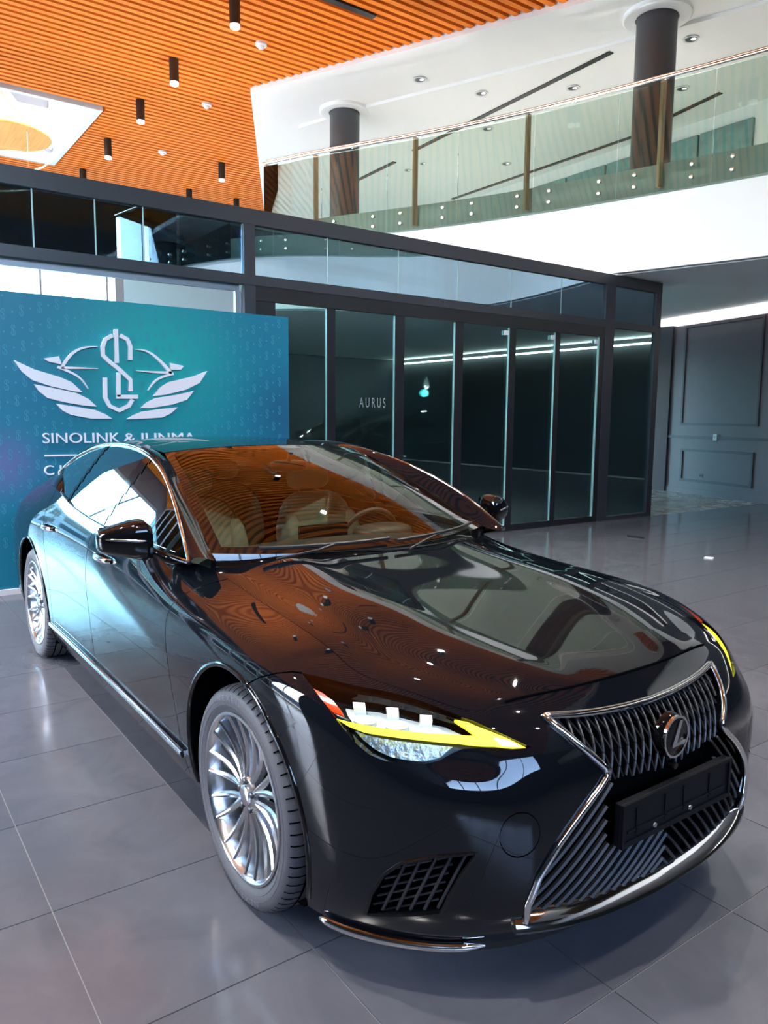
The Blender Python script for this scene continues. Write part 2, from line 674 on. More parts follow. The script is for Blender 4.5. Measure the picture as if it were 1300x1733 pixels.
struct(MB().box(-13, -8.05, 13.2, 13.5, -.1, 3.75).build('wall_rear', M['paneldark']))

for nm, a in (('cove_lamp', (-4.5, 10.9, 15.82, 15.9, 3.60, 3.64)),):
    o = MB().box(*a).build(nm, M['cove'])
    tag(o, 'white linear cove lamp under the balcony along the %s wall' % ('far right' if a[1] - a[0] > 1 else 'front'), 'lamp')
# ---- ceiling: orange slats under a brown deck, a skylight well cut into it
H = 8.0
EDGE = [(-26, 12.55), (-12.25, 5.11), (-6.48, 7.68), (-3.6, 8.95), (-1.6, 9.35), (0, 8.75), (1.2, 7.3), (2.2, 5.7), (3.6, 4.6), (11, 3.0)]
ex = np.array([e[0] for e in EDGE])
ey = np.array([e[1] for e in EDGE])
SKX, SKY = (-19.5, -15.1), (-8.0, 3.08)
ceil = MB()
ceil.box(-26.3, SKX[0], -9.4, 16, H + .12, H + .2)
ceil.box(SKX[1], 11, -9.4, 16, H + .12, H + .2)
ceil.box(SKX[0], SKX[1], SKY[1], 16, H + .12, H + .2)
ceil.box(SKX[0], SKX[1], -9.4, SKY[0], H + .12, H + .2)
ceiling = struct(ceil.build('ceiling', M['slatback']))
slat_me = unit_box('slat', M['slat'])
sp = .178
x = -25.9
while x < 10.9:
    y1 = float(np.interp(x, ex, ey))
    segs = [(-9.1, y1)]
    if SKX[0] - .1 < x < SKX[1] + .1:
        segs = [(SKY[1] + .05, y1)]
    for a0, a1 in segs:
        put_box(slat_me, 'slat', x - .05, x + .05, a0, a1 - .01, H - .03, H + .1, ceiling)
    x += sp
up = [(-12.25, 5.11), (-6.48, 7.68), (-3.6, 8.95), (-1.6, 9.35), (0, 8.75), (1.2, 7.3), (2.2, 5.7), (3.6, 4.6), (11, 3.0), (11, 16), (-26, 16), (-26, 12.55)]
struct(MB().prism(up, H - .10, H + .11).build('ceiling', M['upwhite']))
dropped = [(-26, 14.0), (-13.2, 6.72), (-11.6, 7.2), (-9.18, 8.18), (-7.1, 9.0), (-5.3, 9.66), (-3, 10.4), (0, 10.6), (4, 9), (11, 7), (11, 15.9), (-26, 15.9)]
struct(MB().prism(dropped, H - .16, H - .10).build('ceiling', M['upwhite']))
# skylight well
well = MB()
z0, z1 = H - .06, H + 1.2
t = .12
well.box(SKX[0], SKX[0] + t, SKY[0], SKY[1], z0, z1).box(SKX[1] - t, SKX[1], SKY[0], SKY[1], z0, z1)
well.box(SKX[0] + t, SKX[1] - t, SKY[1] - t, SKY[1], z0, z1).box(SKX[0] + t, SKX[1] - t, SKY[0], SKY[0] + t, z0, z1)
well_o = struct(well.build('skylight', M['white']))
MB().box(SKX[0] + t, SKX[1] - t, SKY[0] + t, SKY[1] - t, z1 - .05, z1 - .03).build('pane', M['wglass'], well_o)
for P0, P1 in (((-15.3, .9), (-19.2, 2.9)), ((-15.3, 1.2), (-16.4, -1.6)), ((-17.0, .4), (-18.9, 2.5)), ((-15.3, -4), (-19.3, -1)), ((-15.3, -4.2), (-19.3, -7))):
    MB().tube([(P0[0], P0[1], H + .25), (P1[0], P1[1], H + .25)], .12, 8).build('truss_bar', M['truss'], well_o, smooth=40)

# ---- upper level: slab with curved edge, white fascia
BE = spl([(-11.8, 5.15), (-10.6, 5.68), (-8.9, 6.55), (-7.0, 7.38), (-5.0, 8.02), (-3.5, 8.43), (-2.2, 8.6), (-1, 8.3), (0, 7.4), (.8, 6.2), (1.8, 5.25), (3.8, 4.5), (11, 3.4)], 90)


def inset(poly, d):
    P = np.asarray(poly, float)
    T = np.gradient(P, axis=0)
    T /= np.linalg.norm(T, axis=1)[:, None]
    return P + np.stack([-T[:, 1], T[:, 0]], 1) * d


def slab_poly(d):
    return [tuple(p) for p in inset(BE, d)] + [(11, 16), (-26, 16), (-26, 12.9), (-11.8 - .3, 5.15 + .25 + d)]


struct(MB().prism(slab_poly(0), 3.80, 4.85).build('wall_fascia', M['white']))
struct(MB().prism(slab_poly(.10), 4.85, 5.3).build('floor_upper', M['slab']))
struct(MB().prism(slab_poly(.35), 5.3, 5.31).build('floor_upper', M['slabtop']))
struct(MB().prism(slab_poly(.12), 3.785, 3.80).build('ceiling_soffit', M['soffit']))
# upper rear wall
wu = MB().box(-26, 11, 13.3, 13.6, 5.3, H - .1)
wall_up = struct(wu.build('wall_upper', M['upwhite']))
for k_ in range(5):
    x0 = -12.5 + k_ * 1.2
    MB().box(x0 + .03, x0 + 1.17, 13.22, 13.3, 5.45, 7.55).build('window_film', M['teal'], wall_up)

# balustrade
bal = thing('balcony_balustrade', 'clear glass balustrade with steel handrail along the curved white balcony', 'railing')
BG = inset(BE, -.05)
cum = np.r_[0, np.cumsum(np.linalg.norm(np.diff(BG, axis=0), axis=1))]


def along(P, c, s_):
    return np.array([np.interp(s_, c, P[:, 0]), np.interp(s_, c, P[:, 1])])


def ribbon_panel(S0, S1, P, c, z0, z1, th, name, m, parent, n=5):
    w = MB()
    A = [along(P, c, s_) for s_ in np.linspace(S0, S1, n)]
    B = inset(A, th)
    V, F = [], []
    for a_, b_ in zip(A, B):
        V += [(a_[0], a_[1], z0), (a_[0], a_[1], z1), (b_[0], b_[1], z1), (b_[0], b_[1], z0)]
    for i in range(n - 1):
        for k in range(4):
            F.append((4 * i + k, 4 * i + (k + 1) % 4, 4 * i + 4 + (k + 1) % 4, 4 * i + 4 + k))
    F += [(0, 1, 2, 3), (4 * n - 1, 4 * n - 2, 4 * n - 3, 4 * n - 4)]
    w.add(V, F)
    return w.build(name, m, parent)


bolt_me = bpy.data.meshes.new('standoff_bolt')
bb = MB().lathe([(.0, -.02), (.026, -.018), (.03, 0), (.026, .02), (.012, .022), (.012, .09)], 10, ax='y')
bolt_me.from_pydata(bb.v, [], bb.f)
bolt_me.materials.append(M['steel'])
S_ = 0.05
pl = 1.36
while S_ + pl < cum[-1] - 4:
    ribbon_panel(S_, S_ + pl - .015, BG, cum, 4.87, 6.37, .018, 'glass_panel', M['bglass'], bal)
    for fr_ in (.2, .8):
        for zz in (5.0, 5.17):
            p = along(BG, cum, S_ + pl * fr_)
            q = along(BG, cum, S_ + pl * fr_ + .05)
            o = bpy.data.objects.new('standoff_bolt', bolt_me)
            COL.objects.link(o)
            o.location = (p[0], p[1], zz)
            o.rotation_euler = (0, 0, math.atan2(q[1] - p[1], q[0] - p[0]))
            o.parent = bal
    S_ += pl
send = S_
rail = [(*along(BG, cum, s_), 6.43) for s_ in np.linspace(0, send, 60)]
MB().tube(rail, .027, 8).build('handrail', M['steel'], bal, smooth=50)
rail2 = [(*along(inset(BE, .10), cum, s_), 6.52) for s_ in np.linspace(0, send, 60)]
MB().tube(rail2, .02, 8).build('upper_rail', M['steel'], bal, smooth=50)
s_ = .02
for pxx in (450, 530, 697, 893, 1118):
    best = min(np.linspace(0, send, 300), key=lambda s: abs(project([[*along(BG, cum, s), 6.0]])[0][0] - pxx))
    p = along(inset(BE, .03), cum, best)
    MB().box(p[0] - .025, p[0] + .025, p[1] - .04, p[1] + .04, 4.95, 6.42).build('post', M['brass'], bal)
for s_ in np.arange(.7, send, 1.36):
    p = along(BG, cum, s_)
    q = along(inset(BE, .10), cum, s_)
    MB().tube([(p[0], p[1], 6.40), (q[0], q[1], 6.47), (q[0], q[1], 6.52)], .012, 6).build('rail_bracket', M['steel'], bal)
# return run going away from the room
bal2 = thing('balcony_balustrade', 'steel rail and posts returning away at the far left end of the white balcony', 'railing')
RP = np.array([(-11.95, 5.3), (-26, 12.85)])
RP = np.array([RP[0] + (RP[1] - RP[0]) * k / 20 for k in range(21)])
rc = np.r_[0, np.cumsum(np.linalg.norm(np.diff(RP, axis=0), axis=1))]
for k_ in range(6):
    p = along(RP, rc, .03 + k_ * 1.4)
    MB().box(p[0] - .03, p[0] + .03, p[1] - .03, p[1] + .03, 5.3, 6.42).build('post', M['steel'], bal2)
MB().tube([(*along(RP, rc, 0), 6.43), (*along(RP, rc, 8.5), 6.43)], .027, 8).build('handrail', M['steel'], bal2, smooth=50)

# columns of the upper level
for (cx, cy), lab in (((-11.9, 7.08), 'round charcoal column at the far left end of the balcony'), ((-5.78, 8.98), 'round charcoal column nearer the right edge of the balcony')):
    c = thing('column', lab, 'column', (cx, cy, 5.3))
    MB().lathe([(.31, 0), (.31, 2.72)], 40).build('shaft', M['column'], c, smooth=40)
    MB().lathe([(.33, 2.53), (.50, 2.53), (.52, 2.545), (.52, 2.60), (.33, 2.60)], 48, closed=True).build('ceiling_collar', M['upwhite'], c, smooth=30)

def spot_lamp(x, y, parent, watts=650, dz=-.5):
    l_ = bpy.data.lights.new('spot', 'SPOT')
    l_.energy = watts
    l_.spot_size = math.radians(95)
    l_.spot_blend = .9
    l_.shadow_soft_size = .07
    l_.color = (1, .96, .9)
    o_ = bpy.data.objects.new('lamp_light', l_)
    COL.objects.link(o_)
    o_.parent = parent
    o_.location = (0, 0, dz)


# dark light slots and downlights of the upper ceiling
slots = [((605, 305), (668, 274)), ((700, 255), (1035, 88)), ((765, 337), (1080, 228)), ((1112, 208), (1220, 157))]
for i_, (a_, b_) in enumerate(slots):
    A, B = un(*a_, 'z', H - .165), un(*b_, 'z', H - .165)
    d_ = np.linalg.norm(B - A)
    o = MB().box(-d_ / 2, d_ / 2, -.055, .055, -.012, .004).build('light_slot', M['black'])
    m_ = (A + B) / 2
    o.location = m_
    o.rotation_euler = (0, 0, math.atan2(B[1] - A[1], B[0] - A[0]))
    tag(o, ['short black linear slot beside the far left column', 'longest black linear slot in the white upper ceiling', 'thin black linear slot seen through the middle balustrade glass', 'thin black linear slot right of the near column'][i_], 'ceiling slot', 'black slots in the upper ceiling')
for i_, (px, py) in enumerate([(711, 135), (815, 158), (970, 149), (1170, 66), (825, 218), (1155, 150), (857, 277), (716, 277), (690, 288), (1240, 62)][:9]):
    P = un(px, py, 'z', H - .12 if i_ == 0 else H - .17)
    lab = ['round recessed downlight nearest the orange ceiling edge', 'round downlight right of the bright ceiling patch', 'round downlight between the black slot and the near column', 'round downlight right of the near column, close to the top', 'round downlight just under the handrail left of the long black slot', 'round downlight behind the glass right of the near column',
           'faint downlight behind the glass above the thin slot', 'small downlight behind the glass beside the second post', 'tiny downlight behind the glass left of the second post'][i_]
    d_ = thing('downlight', lab, 'downlight', P, group='recessed downlights of the upper ceiling')
    r_ = .13 if i_ < 7 else .09
    MB().lathe([(r_, 0), (r_, -.012), (r_ * .8, -.012), (r_ * .74, .0)], 24).build('ring', M['white'], d_, smooth=40)
    MB().lathe([(r_ * .74, -.002), (r_ * .5, .0), (0.0, .0)], 24).build('reflector', M['column'], d_, smooth=40)
    MB().lathe([(r_ * .34, -.006), (0.0, -.012)], 16, c=(.03, .02, 0)).build('lamp', M['lampwhite'], d_, smooth=40)
    spot_lamp(P[0], P[1], d_, 120, -.03)

# pendant spot tubes hanging from the slats
pend_lab = {(294, 97): 'black tube spotlight in the middle of the orange slats, largest whole one', (237, 167): 'black tube spotlight left of centre, second in its row', (182, 233): 'black tube spotlight just right of the white skylight',
            (375, 274): 'black tube spotlight low on the right beside the white upper ceiling', (397, -8): 'black tube spotlight cut by the top edge of the picture', (140, 285): 'black tube spotlight half hidden by the pavilion beam below the skylight',
            (320, 319): 'black tube spotlight barely showing above the beam left of the mullion', (400, 335): 'black tube spotlight barely showing above the beam at the mullion'}


for (x_, y_), lab in {(-6.6, 3.45): 'added black fill spotlight above the car, out of the picture, fifth of its row', (-3.9, 3.45): 'added black fill spotlight, unseen, above the car bonnet side, sixth of its row', (-1.2, 3.45): 'added black fill spotlight, unseen, over the right of the car, seventh of its row', (1.5, 3.45): 'added black fill spotlight behind the camera to the right, last of its row',
                      (-3.9, -3.2): 'added black fill spotlight, unseen, over the street side, first of the row near the glazing', (-1.2, -3.2): 'added black fill spotlight, unseen, over the street side, second of the row near the glazing', (1.5, -3.2): 'added black fill spotlight behind the camera on the street side', (4.2, -2.6): 'added black fill spotlight further behind the camera on the street side', (4.2, .3): 'added black fill spotlight ahead of the car nose behind the camera', (4.2, 3.45): 'added black fill spotlight, unseen, ahead of the car on the right'}.items():
    q = thing('tube_spotlight', lab, 'spotlight', (x_, y_, H), group='black tube spotlights under the slats')  # unseen tubes added to brighten the hall and the floor ahead
    MB().lathe([(.085, -.03), (.085, -.42), (.07, -.43)], 24).build('body', M['black'], q, smooth=40)
    MB().lathe([(.078, -.40), (.078, -.47), (.06, -.48), (0, -.475)], 24).build('lens', M['lampwhite'], q, smooth=40)
    spot_lamp(x_, y_, q, 650 if x_ < 3 else 230)
for (px, py), lab in pend_lab.items():
    P = un(px, py, 'z', H)
    q = thing('tube_spotlight', lab, 'spotlight', (P[0], P[1], H), group='black tube spotlights under the slats')
    MB().lathe([(.085, -.03), (.085, -.42), (.07, -.43)], 24).build('body', M['black'], q, smooth=40)
    MB().lathe([(.078, -.40), (.078, -.47), (.06, -.48), (0, -.475)], 24).build('lens', M['lampwhite'], q, smooth=40)
    spot_lamp(P[0], P[1], q)
for (px, py), lab in {(442, 75): 'white ceiling detector near the top of the orange slats', (350, 177): 'small white ceiling detector in the middle of the slats', (275, 257): 'small white ceiling detector low between two tube spotlights'}.items():
    P = un(px, py, 'z', H - .05)
    q = thing('ceiling_detector', lab, 'detector', (P[0], P[1], H), group='white detectors on the slats')
    MB().lathe([(.10, -.03), (.10, -.07), (.085, -.085)], 20).build('base', M['white'], q, smooth=40)
    MB().lathe([(.06, -.085), (.05, -.12), (.0, -.135)], 20).build('dome', M['white'], q, smooth=60)
P = un(585, 8, 'z', H - .03)
o = MB().box(-.06, .06, -.55, .55, -.03, .0).build('track_light', M['black'])
o.location = P
tag(o, 'short black lighting track set flush in the orange slats', 'light track')

# chandelier below the skylight
P = un(4, 231, 'z', 7.75)
ch = thing('chandelier', 'honey wood disc chandelier with pale rings hanging under the skylight', 'chandelier', (P[0], P[1], 7.75))
MB().lathe([(.0, 0), (1.0, 0), (1.02, .02), (1.02, .05), (0, .05)], 48).build('disc', M['disc'], ch, smooth=40)
for k_, (r_, h_) in enumerate(((.9, -.55), (.95, -.95))):
    MB().tube([(r_ * math.cos(a), r_ * math.sin(a), h_ + .12 * math.sin(a)) for a in np.linspace(0, 2 * PI, 60, endpoint=False)], .018, 6, closed=True).build('ring', M['ringlamp'], ch, smooth=60)
for a in (.4, 2.5, 4.6):
    MB().tube([(.9 * math.cos(a), .9 * math.sin(a), 0), (.9 * math.cos(a), .9 * math.sin(a), -.95)], .005, 5).build('cable', M['steel'], ch)
MB().tube([(0, 0, .05), (0, 0, 1.3)], .015, 6).build('suspension', M['steel'], ch)

# ---- glass pavilion
pav = thing('glass_pavilion', 'dark framed glass pavilion with a row of tall glass doors', 'glass room', (PX, 3, 0))
pav['kind'] = 'structure'
pav_inv = Matrix.Translation((PX, 3, 0)).inverted()


def pv(mb, name, m, parent=None, **k):
    o = mb.build(name, m, parent or pav, **k)
    o.matrix_parent_inverse = pav_inv
    return o


Y0, Y1 = -3.4, 9.06
pv(MB().box(PX - .09, PX, Y0, Y1, 3.61, 3.77), 'top_beam', M['frame'])
pv(MB().box(PX - .09, PX, Y0, Y1, 2.985, 3.09), 'transom', M['frame'])
for a, b_ in ((Y0, Y0 + .14), (1.72, 1.85), (7.68, 7.90), (8.93, Y1)):
    pv(MB().box(PX - .085, PX - .002, a, b_, 3.09, 3.61), 'upper_post', M['frame'])
    pv(MB().box(PX - .085, PX - .002, a, b_, 0, 2.985), 'post', M['frame'])
js = [Y0 + .14] + [float(un(px, 440, 'x', PX)[1]) for px in (60, 165, 246)] + [1.72]
for a, b_ in zip(js[:-1], js[1:]):
    pv(MB().box(PX - .05, PX - .035, a + .006, b_ - .006, 3.09, 3.61), 'pane', M['pglass'])
    if b_ < 1.6:
        pv(MB().box(PX - .052, PX - .033, b_ - .006, b_ + .006, 3.09, 3.61), 'pane_joint', M['edge'])
js = [1.85] + [float(un(px, 450, 'x', PX)[1]) for px in (557, 677, 778, 870, 955)] + [7.68]
for a, b_ in zip(js[:-1], js[1:]):
    pv(MB().box(PX - .05, PX - .035, a + .006, b_ - .006, 3.09, 3.61), 'pane', M['pglass'])
    if b_ < 7.5:
        pv(MB().box(PX - .052, PX - .033, b_ - .006, b_ + .006, 3.09, 3.61), 'pane_joint', M['edge'])
pv(MB().box(PX - .05, PX - .035, 7.90, 8.93, 3.09, 3.61), 'pane', M['pglass'])
pv(MB().box(PX - .05, PX - .035, 7.90, 8.93, .06, 2.985), 'pane', M['dglass'])
pv(MB().box(PX - .085, PX - .002, 7.90, 8.93, 0, .06), 'sill', M['frame'])
pv(MB().box(PX - .08, PX - .004, 1.85, 7.68, 2.83, 2.985), 'door_head', M['doorframe'])
# side face towards the panelled wall, roof and inner walls
pv(MB().box(-9.5, PX - .09, Y1 - .06, Y1 - .045, .06, 3.61), 'side_pane', M['dglass'])
pv(MB().box(-9.5, PX - .09, Y1 - .1, Y1, 3.61, 3.77), 'side_beam', M['frame'])
pv(MB().box(-9.7, -9.6, 1.74, Y1, 0, 3.76), 'back_wall', M['underwall'])
pv(MB().box(-9.6, PX - .1, 1.74, 1.80, 0, 3.69), 'partition', M['underwall'])
pv(MB().box(-9.6, PX - .1, 1.80, Y1 - .1, .0, .015), 'inner_floor', M['tile'])
pv(MB().box(PX - .14, PX - .09, Y0, 1.70, 2.92, 2.985), 'lining', M['greytrim'])
pv(MB().box(PX - .14, PX - .09, 1.655, 1.715, 0, 2.92), 'lining', M['greytrim'])
edges = [(1.85, 2.09, 2.75), (2.75, 2.865, 3.725), (3.725, 3.87, 4.695), (4.695, 4.837, 5.675), (5.675, 5.80, 6.60), (6.60, 6.70, 7.56)]
names = ['glass door nearest the teal banner, partly behind it', 'second glass door from the banner, faint lettering on it', 'third glass door from the banner', 'fourth glass door from the banner', 'fifth glass door from the banner', 'last glass door, beside the right hand mullion']
for k_, (a, b_, c_) in enumerate(edges):
    d_ = tag(thing('door_%d' % (k_ + 1), names[k_] + ' of the pavilion', 'door', (PX - .03, a, 0)), kind='structure')
    o = MB().box(-.045, .02, .004, b_ - a, .0, 2.83).build('stile', M['doorframe'], d_)
    MB().box(-.045, .02, c_ - a + .022, edges[k_ + 1][0] - a if k_ < 5 else 7.68 - a, 0, 2.83).build('stile', M['doorframe'], d_) if k_ == 5 else None
    MB().box(-.04, .015, b_ - a, c_ - a + .02, .0, .09).build('bottom_rail', M['doorframe'], d_)
    MB().box(-.018, -.004, b_ - a, c_ - a, .09, 2.83).build('pane', M['dglass'], d_)
    MB().box(-.02, .012, c_ - a, c_ - a + .02, .09, 2.82).build('glass_edge', M['edge'], d_)
    if k_ >= 3:
        MB().box(.012, .03, c_ - a - .10, c_ - a - .03, 2.72, 2.78).build('sensor', M['white'], d_)
for px, py in ((722, 648), (787, 645)):
    P = un(px, py, 'x', -7.4)
    q = thing('pendant_lamp', 'small white drop lamp hanging inside the pavilion, %s of two' % ('left' if px < 750 else 'right'), 'lamp', (P[0], P[1], P[2]), group='drop lamps inside the pavilion')
    MB().lathe([(0, -.09), (.045, -.06), (.05, -.02), (.02, .06), (.006, .10)], 16).build('shade', M['lampwhite'], q, smooth=50)
    MB().tube([(0, 0, .1), (0, 0, 1.55)], .004, 5).build('cord', M['black'], q)
    l_ = bpy.data.lights.new('bulb', 'POINT')
    l_.energy = 200
    l_.shadow_soft_size = .06
    o_ = bpy.data.objects.new('lamp_light', l_)
    COL.objects.link(o_)
    o_.parent = q
    o_.location = (.0, 0, -.16)
pv(MB().box(-7.6, -7.2, 1.80, Y1 - .1, 3.66, 3.72), 'ceiling_beam', M['frame'])
# things seen through the open left part: grey column and wall
c = thing('column', 'round grey column seen over the banner behind the pavilion opening', 'column', (-12.4, 3.35, 0))
MB().lathe([(.30, 0), (.30, 4.8)], 40).build('shaft', M['colgrey'], c, smooth=40)
MB().lathe([(.34, 0), (.34, .12), (.30, .13)], 40).build('base', M['colgrey'], c, smooth=40)
struct(MB().box(-14.4, -14.2, 2.95, 9, 0, 4.8).build('wall_grey', M['colgrey']))
struct(MB().box(-14.5, -10.2, 2.9, 9, 4.8, 4.88).build('ceiling_annex', M['soffit']))

# lettering on the second door
M['ltr'] = mat('grey_vinyl', (.22, .25, .27), .5)
V, F = text_mesh('A U R U S', .17)
p = un(609, 689, 'x', PX - .025)
w_ = un(653, 689, 'x', PX - .025)[1] - p[1]
V = np.array([(0.0, v[0] / max(V[:, 0].max(), 1e-6) * w_, v[1]) for v in V]) + np.array([PX - .0335, p[1], p[2]])
o = mesh('door_lettering', V, F, M['ltr'])
tag(o, 'faint grey lettering A U R U S on the second glass door', 'lettering')

# ---- banner wall with raised logo
BX = -5.13


def banner_mat():
    m, n, l = nt('teal_banner_print')
    p = n['Principled BSDF']
    p.inputs['Roughness'].default_value = .45
    g = n.new('ShaderNodeNewGeometry')

    def blob(c, r):
        d = n.new('ShaderNodeVectorMath')
        d.operation = 'DISTANCE'
        d.inputs[1].default_value = c
        l.new(g.outputs['Position'], d.inputs[0])
        mr = n.new('ShaderNodeMapRange')
        mr.interpolation_type = 'SMOOTHSTEP'
        mr.inputs[1].default_value = 0
        mr.inputs[2].default_value = r
        mr.inputs[3].default_value = 1
        mr.inputs[4].default_value = 0
        l.new(d.outputs['Value'], mr.inputs[0])
        return mr

    c0 = blob((BX, .62, 2.05), 1.25)
    m1 = n.new('ShaderNodeMixRGB')
    m1.inputs[1].default_value = (.001, .165, .255, 1)
    m1.inputs[2].default_value = (.0, .37, .345, 1)
    l.new(c0.outputs[0], m1.inputs[0])
    c1 = blob((BX, -.75, 1.15), .42)
    m2 = n.new('ShaderNodeMixRGB')
    m2.inputs[2].default_value = (.10, .14, .30, 1)
    l.new(c1.outputs[0], m2.inputs[0])
    l.new(m1.outputs[0], m2.inputs[1])
    c2 = blob((BX, 2.1, 1.6), .7)
    m3 = n.new('ShaderNodeMixRGB')
    m3.inputs[2].default_value = (.006, .095, .19, 1)
    l.new(c2.outputs[0], m3.inputs[0])
    l.new(m2.outputs[0], m3.inputs[1])
    l.new(m3.outputs[0], p.inputs['Base Color'])
    return m


ban = thing('banner_wall', 'teal and blue backdrop banner with white winged emblem behind the car', 'banner', (BX, -.6, 0))
ban_inv = Matrix.Translation((BX, -.6, 0)).inverted()


def bn(o):
    o.matrix_parent_inverse = ban_inv
    return o


bn(MB().box(BX - .12, BX, -1.32, 2.055, .05, 2.63).build('panel', banner_mat(), ban))
bn(MB().box(BX - .13, BX + .02, -1.33, 2.06, 0, .05).build('base_strip', M['white'], ban))
M['print'] = mat('pale_print', (.04, .27, .37), .5)
M['logo'] = mat('pale_logo_acrylic', (.84, .82, .84), .35)


def bpt(cx, cy, d=0.):
    """banner close-up pixel -> point on the banner face"""
    return un(cx * .2846, 540 + cy * .2846, 'x', BX + d)


def strip(P, w):
    P = np.asarray(P, float)
    T = np.gradient(P, axis=0)
    T /= np.linalg.norm(T, axis=1)[:, None] + 1e-9
    N = np.stack([-T[:, 1], T[:, 0]], 1)
    W = np.broadcast_to(np.asarray(w, float), (len(P),))[:, None] / 2
    return np.vstack([P + N * W, (P - N * W)[::-1]])


def raised(poly, name, d=.035, m=None):
    P = [bpt(*q) for q in poly]
    A = np.array([(q[1], q[2]) for q in P])
    area = .5 * np.sum(A[:, 0] * np.roll(A[:, 1], -1) - np.roll(A[:, 0], -1) * A[:, 1])
    if area < 0:
        A = A[::-1]
    w = MB().prism([tuple(q) for q in A], BX + .001, BX + d, lambda a, b_, c_: (c_, a, b_))
    return bn(w.build(name, m or M['logo'], ban))


def sm2(P, n=24):
    return spl(P, n)


for poly in ([(80, 245), (200, 300), (350, 345), (420, 375), (485, 435), (430, 430), (300, 400), (190, 365), (130, 315)],
             [(200, 388), (300, 408), (450, 440), (520, 475), (570, 520), (500, 515), (380, 495), (280, 470), (230, 430)],
             [(330, 503), (450, 522), (560, 540), (620, 565), (662, 592), (540, 592), (420, 570), (370, 545)],
             [(1225, 310), (1150, 340), (1000, 375), (950, 405), (905, 458), (980, 450), (1100, 420), (1180, 380)],
             [(1145, 428), (1050, 450), (920, 470), (870, 495), (830, 530), (900, 528), (1020, 508), (1105, 480)],
             [(1050, 525), (950, 535), (840, 550), (790, 570), (750, 595), (850, 592), (960, 585), (1010, 560)]):
    raised(poly, 'wing_feather')
for poly in ([(258, 235), (345, 222), (362, 270), (300, 258), (275, 250)], [(1005, 262), (1088, 280), (1068, 302), (1010, 302)]):
    raised(poly, 'emblem_mirror')
for P, w in (([(575, 165), (500, 170), (440, 195), (395, 240), (365, 285)], [3, 10, 14, 17, 18]), ([(360, 290), (470, 292), (580, 296)], [16, 10, 3]), ([(340, 285), (430, 325), (480, 360), (520, 415)], [16, 13, 9, 3]),
             ([(800, 182), (860, 190), (930, 235), (985, 290), (1010, 322)], [3, 10, 14, 17, 18]), ([(805, 308), (900, 315), (1015, 320)], [3, 10, 16]), ([(1025, 325), (930, 360), (895, 395), (875, 425)], [16, 13, 9, 3])):
    n_ = 16
    raised(strip(sm2(P, n_), np.interp(np.linspace(0, 1, n_), np.linspace(0, 1, len(w)), w)), 'emblem_line')
for P in ([(684, 62), (690, 262)], [(770, 245), (770, 165), (752, 122), (708, 98)], [(664, 98), (622, 122), (606, 165), (608, 218), (650, 258), (695, 292), (770, 362), (772, 430)], [(700, 318), (700, 462)], [(690, 462), (815, 462)],
          [(620, 348), (622, 468), (648, 518), (705, 543), (762, 515), (782, 478)]):
    raised(strip(P, 23), 'emblem_letter')


def wall_text(s, px0, py0, px1, size_px, name, d=.02):
    A, B = un(px0, py0, 'x', BX), un(px1, py0, 'x', BX)
    hgt = un(px0, py0 - size_px, 'x', BX)[2] - A[2]
    V, F = text_mesh(s, 1., .0)
    sx = (B[1] - A[1]) / (V[:, 0].max() - V[:, 0].min())
    sz = hgt / .72
    x0 = V[:, 0].min()
    w = MB()
    n = len(V)
    top = [(BX + d, A[1] + (v[0] - x0) * sx, A[2] + v[1] * sz) for v in V]
    w.add(top, F)
    # side walls of each letter
    cnt = {}
    for f in F:
        for i in range(len(f)):
            e = (f[i], f[(i + 1) % len(f)])
            cnt[e] = cnt.get(e, 0) + 1
    low = [(BX + .001, q[1], q[2]) for q in top]
    k = len(w.v)
    w.v += low
    for (i, j) in cnt:
        if (j, i) not in cnt:
            w.f.append((i, k + i, k + j, j))
    return bn(w.build(name, M['logo'], ban, fix=False))


wall_text('SINOLINK', 72, 750, 202, 18, 'sign_lettering')
wall_text('& JUNMA', 210, 750, 330, 18, 'sign_lettering')
wall_text('C L', 75, 804, 112, 17, 'sign_lettering')
a_, b_ = un(75, 771, 'x', BX), un(330, 772, 'x', BX)
bn(MB().box(BX, BX + .012, a_[1], b_[1], a_[2] - .008, a_[2] + .006).build('rule', M['logo'], ban))
# small repeated print: crossed-S marks and dots
pat = MB()
gs = np.array([(.5, .62), (.42, .88), (.0, 1.0), (-.42, .85), (-.42, .62), (0, .45), (.42, .22), (.42, -.1), (0, -.28), (-.45, -.1), (-.48, .2)])
S1 = strip(spl(gs * np.array([.032, .07]), 20), .006)
S2 = strip(np.array([(0, .06), (0, -.02)]), .005)
S3 = strip(np.array([(0, .02), (.012, .02), (.012, .0)]), .004)
du, dz = .118, .30
for i in range(-22, 25):
    yy = .55 + i * du * .62
    off = (i % 2) * dz / 2 + .02 * i
    for k in range(-1, 10):
        zz = .2 + k * dz + (off % dz)
        if not (-1.26 < yy < 2.0 and .15 < zz < 2.56):
            continue
        for Sx in (S1, S2):
            n_ = len(Sx)
            h_ = n_ // 2
            V = [(BX + .0015, yy + q[0], zz + q[1]) for q in Sx]
            pat.add(V, [(j, n_ - 1 - j, n_ - 2 - j, j + 1) for j in range(h_ - 1)])
        zz2 = zz + dz / 2 + .03
        if zz2 < 2.6:
            pat.add([(BX + .0015, yy + .009 * math.cos(a), zz2 + .009 * math.sin(a)) for a in np.linspace(0, 2 * PI, 8, endpoint=False)], [tuple(range(8))])
o = bn(pat.build('printed_pattern', M['print'], ban))
o['kind'] = 'stuff'

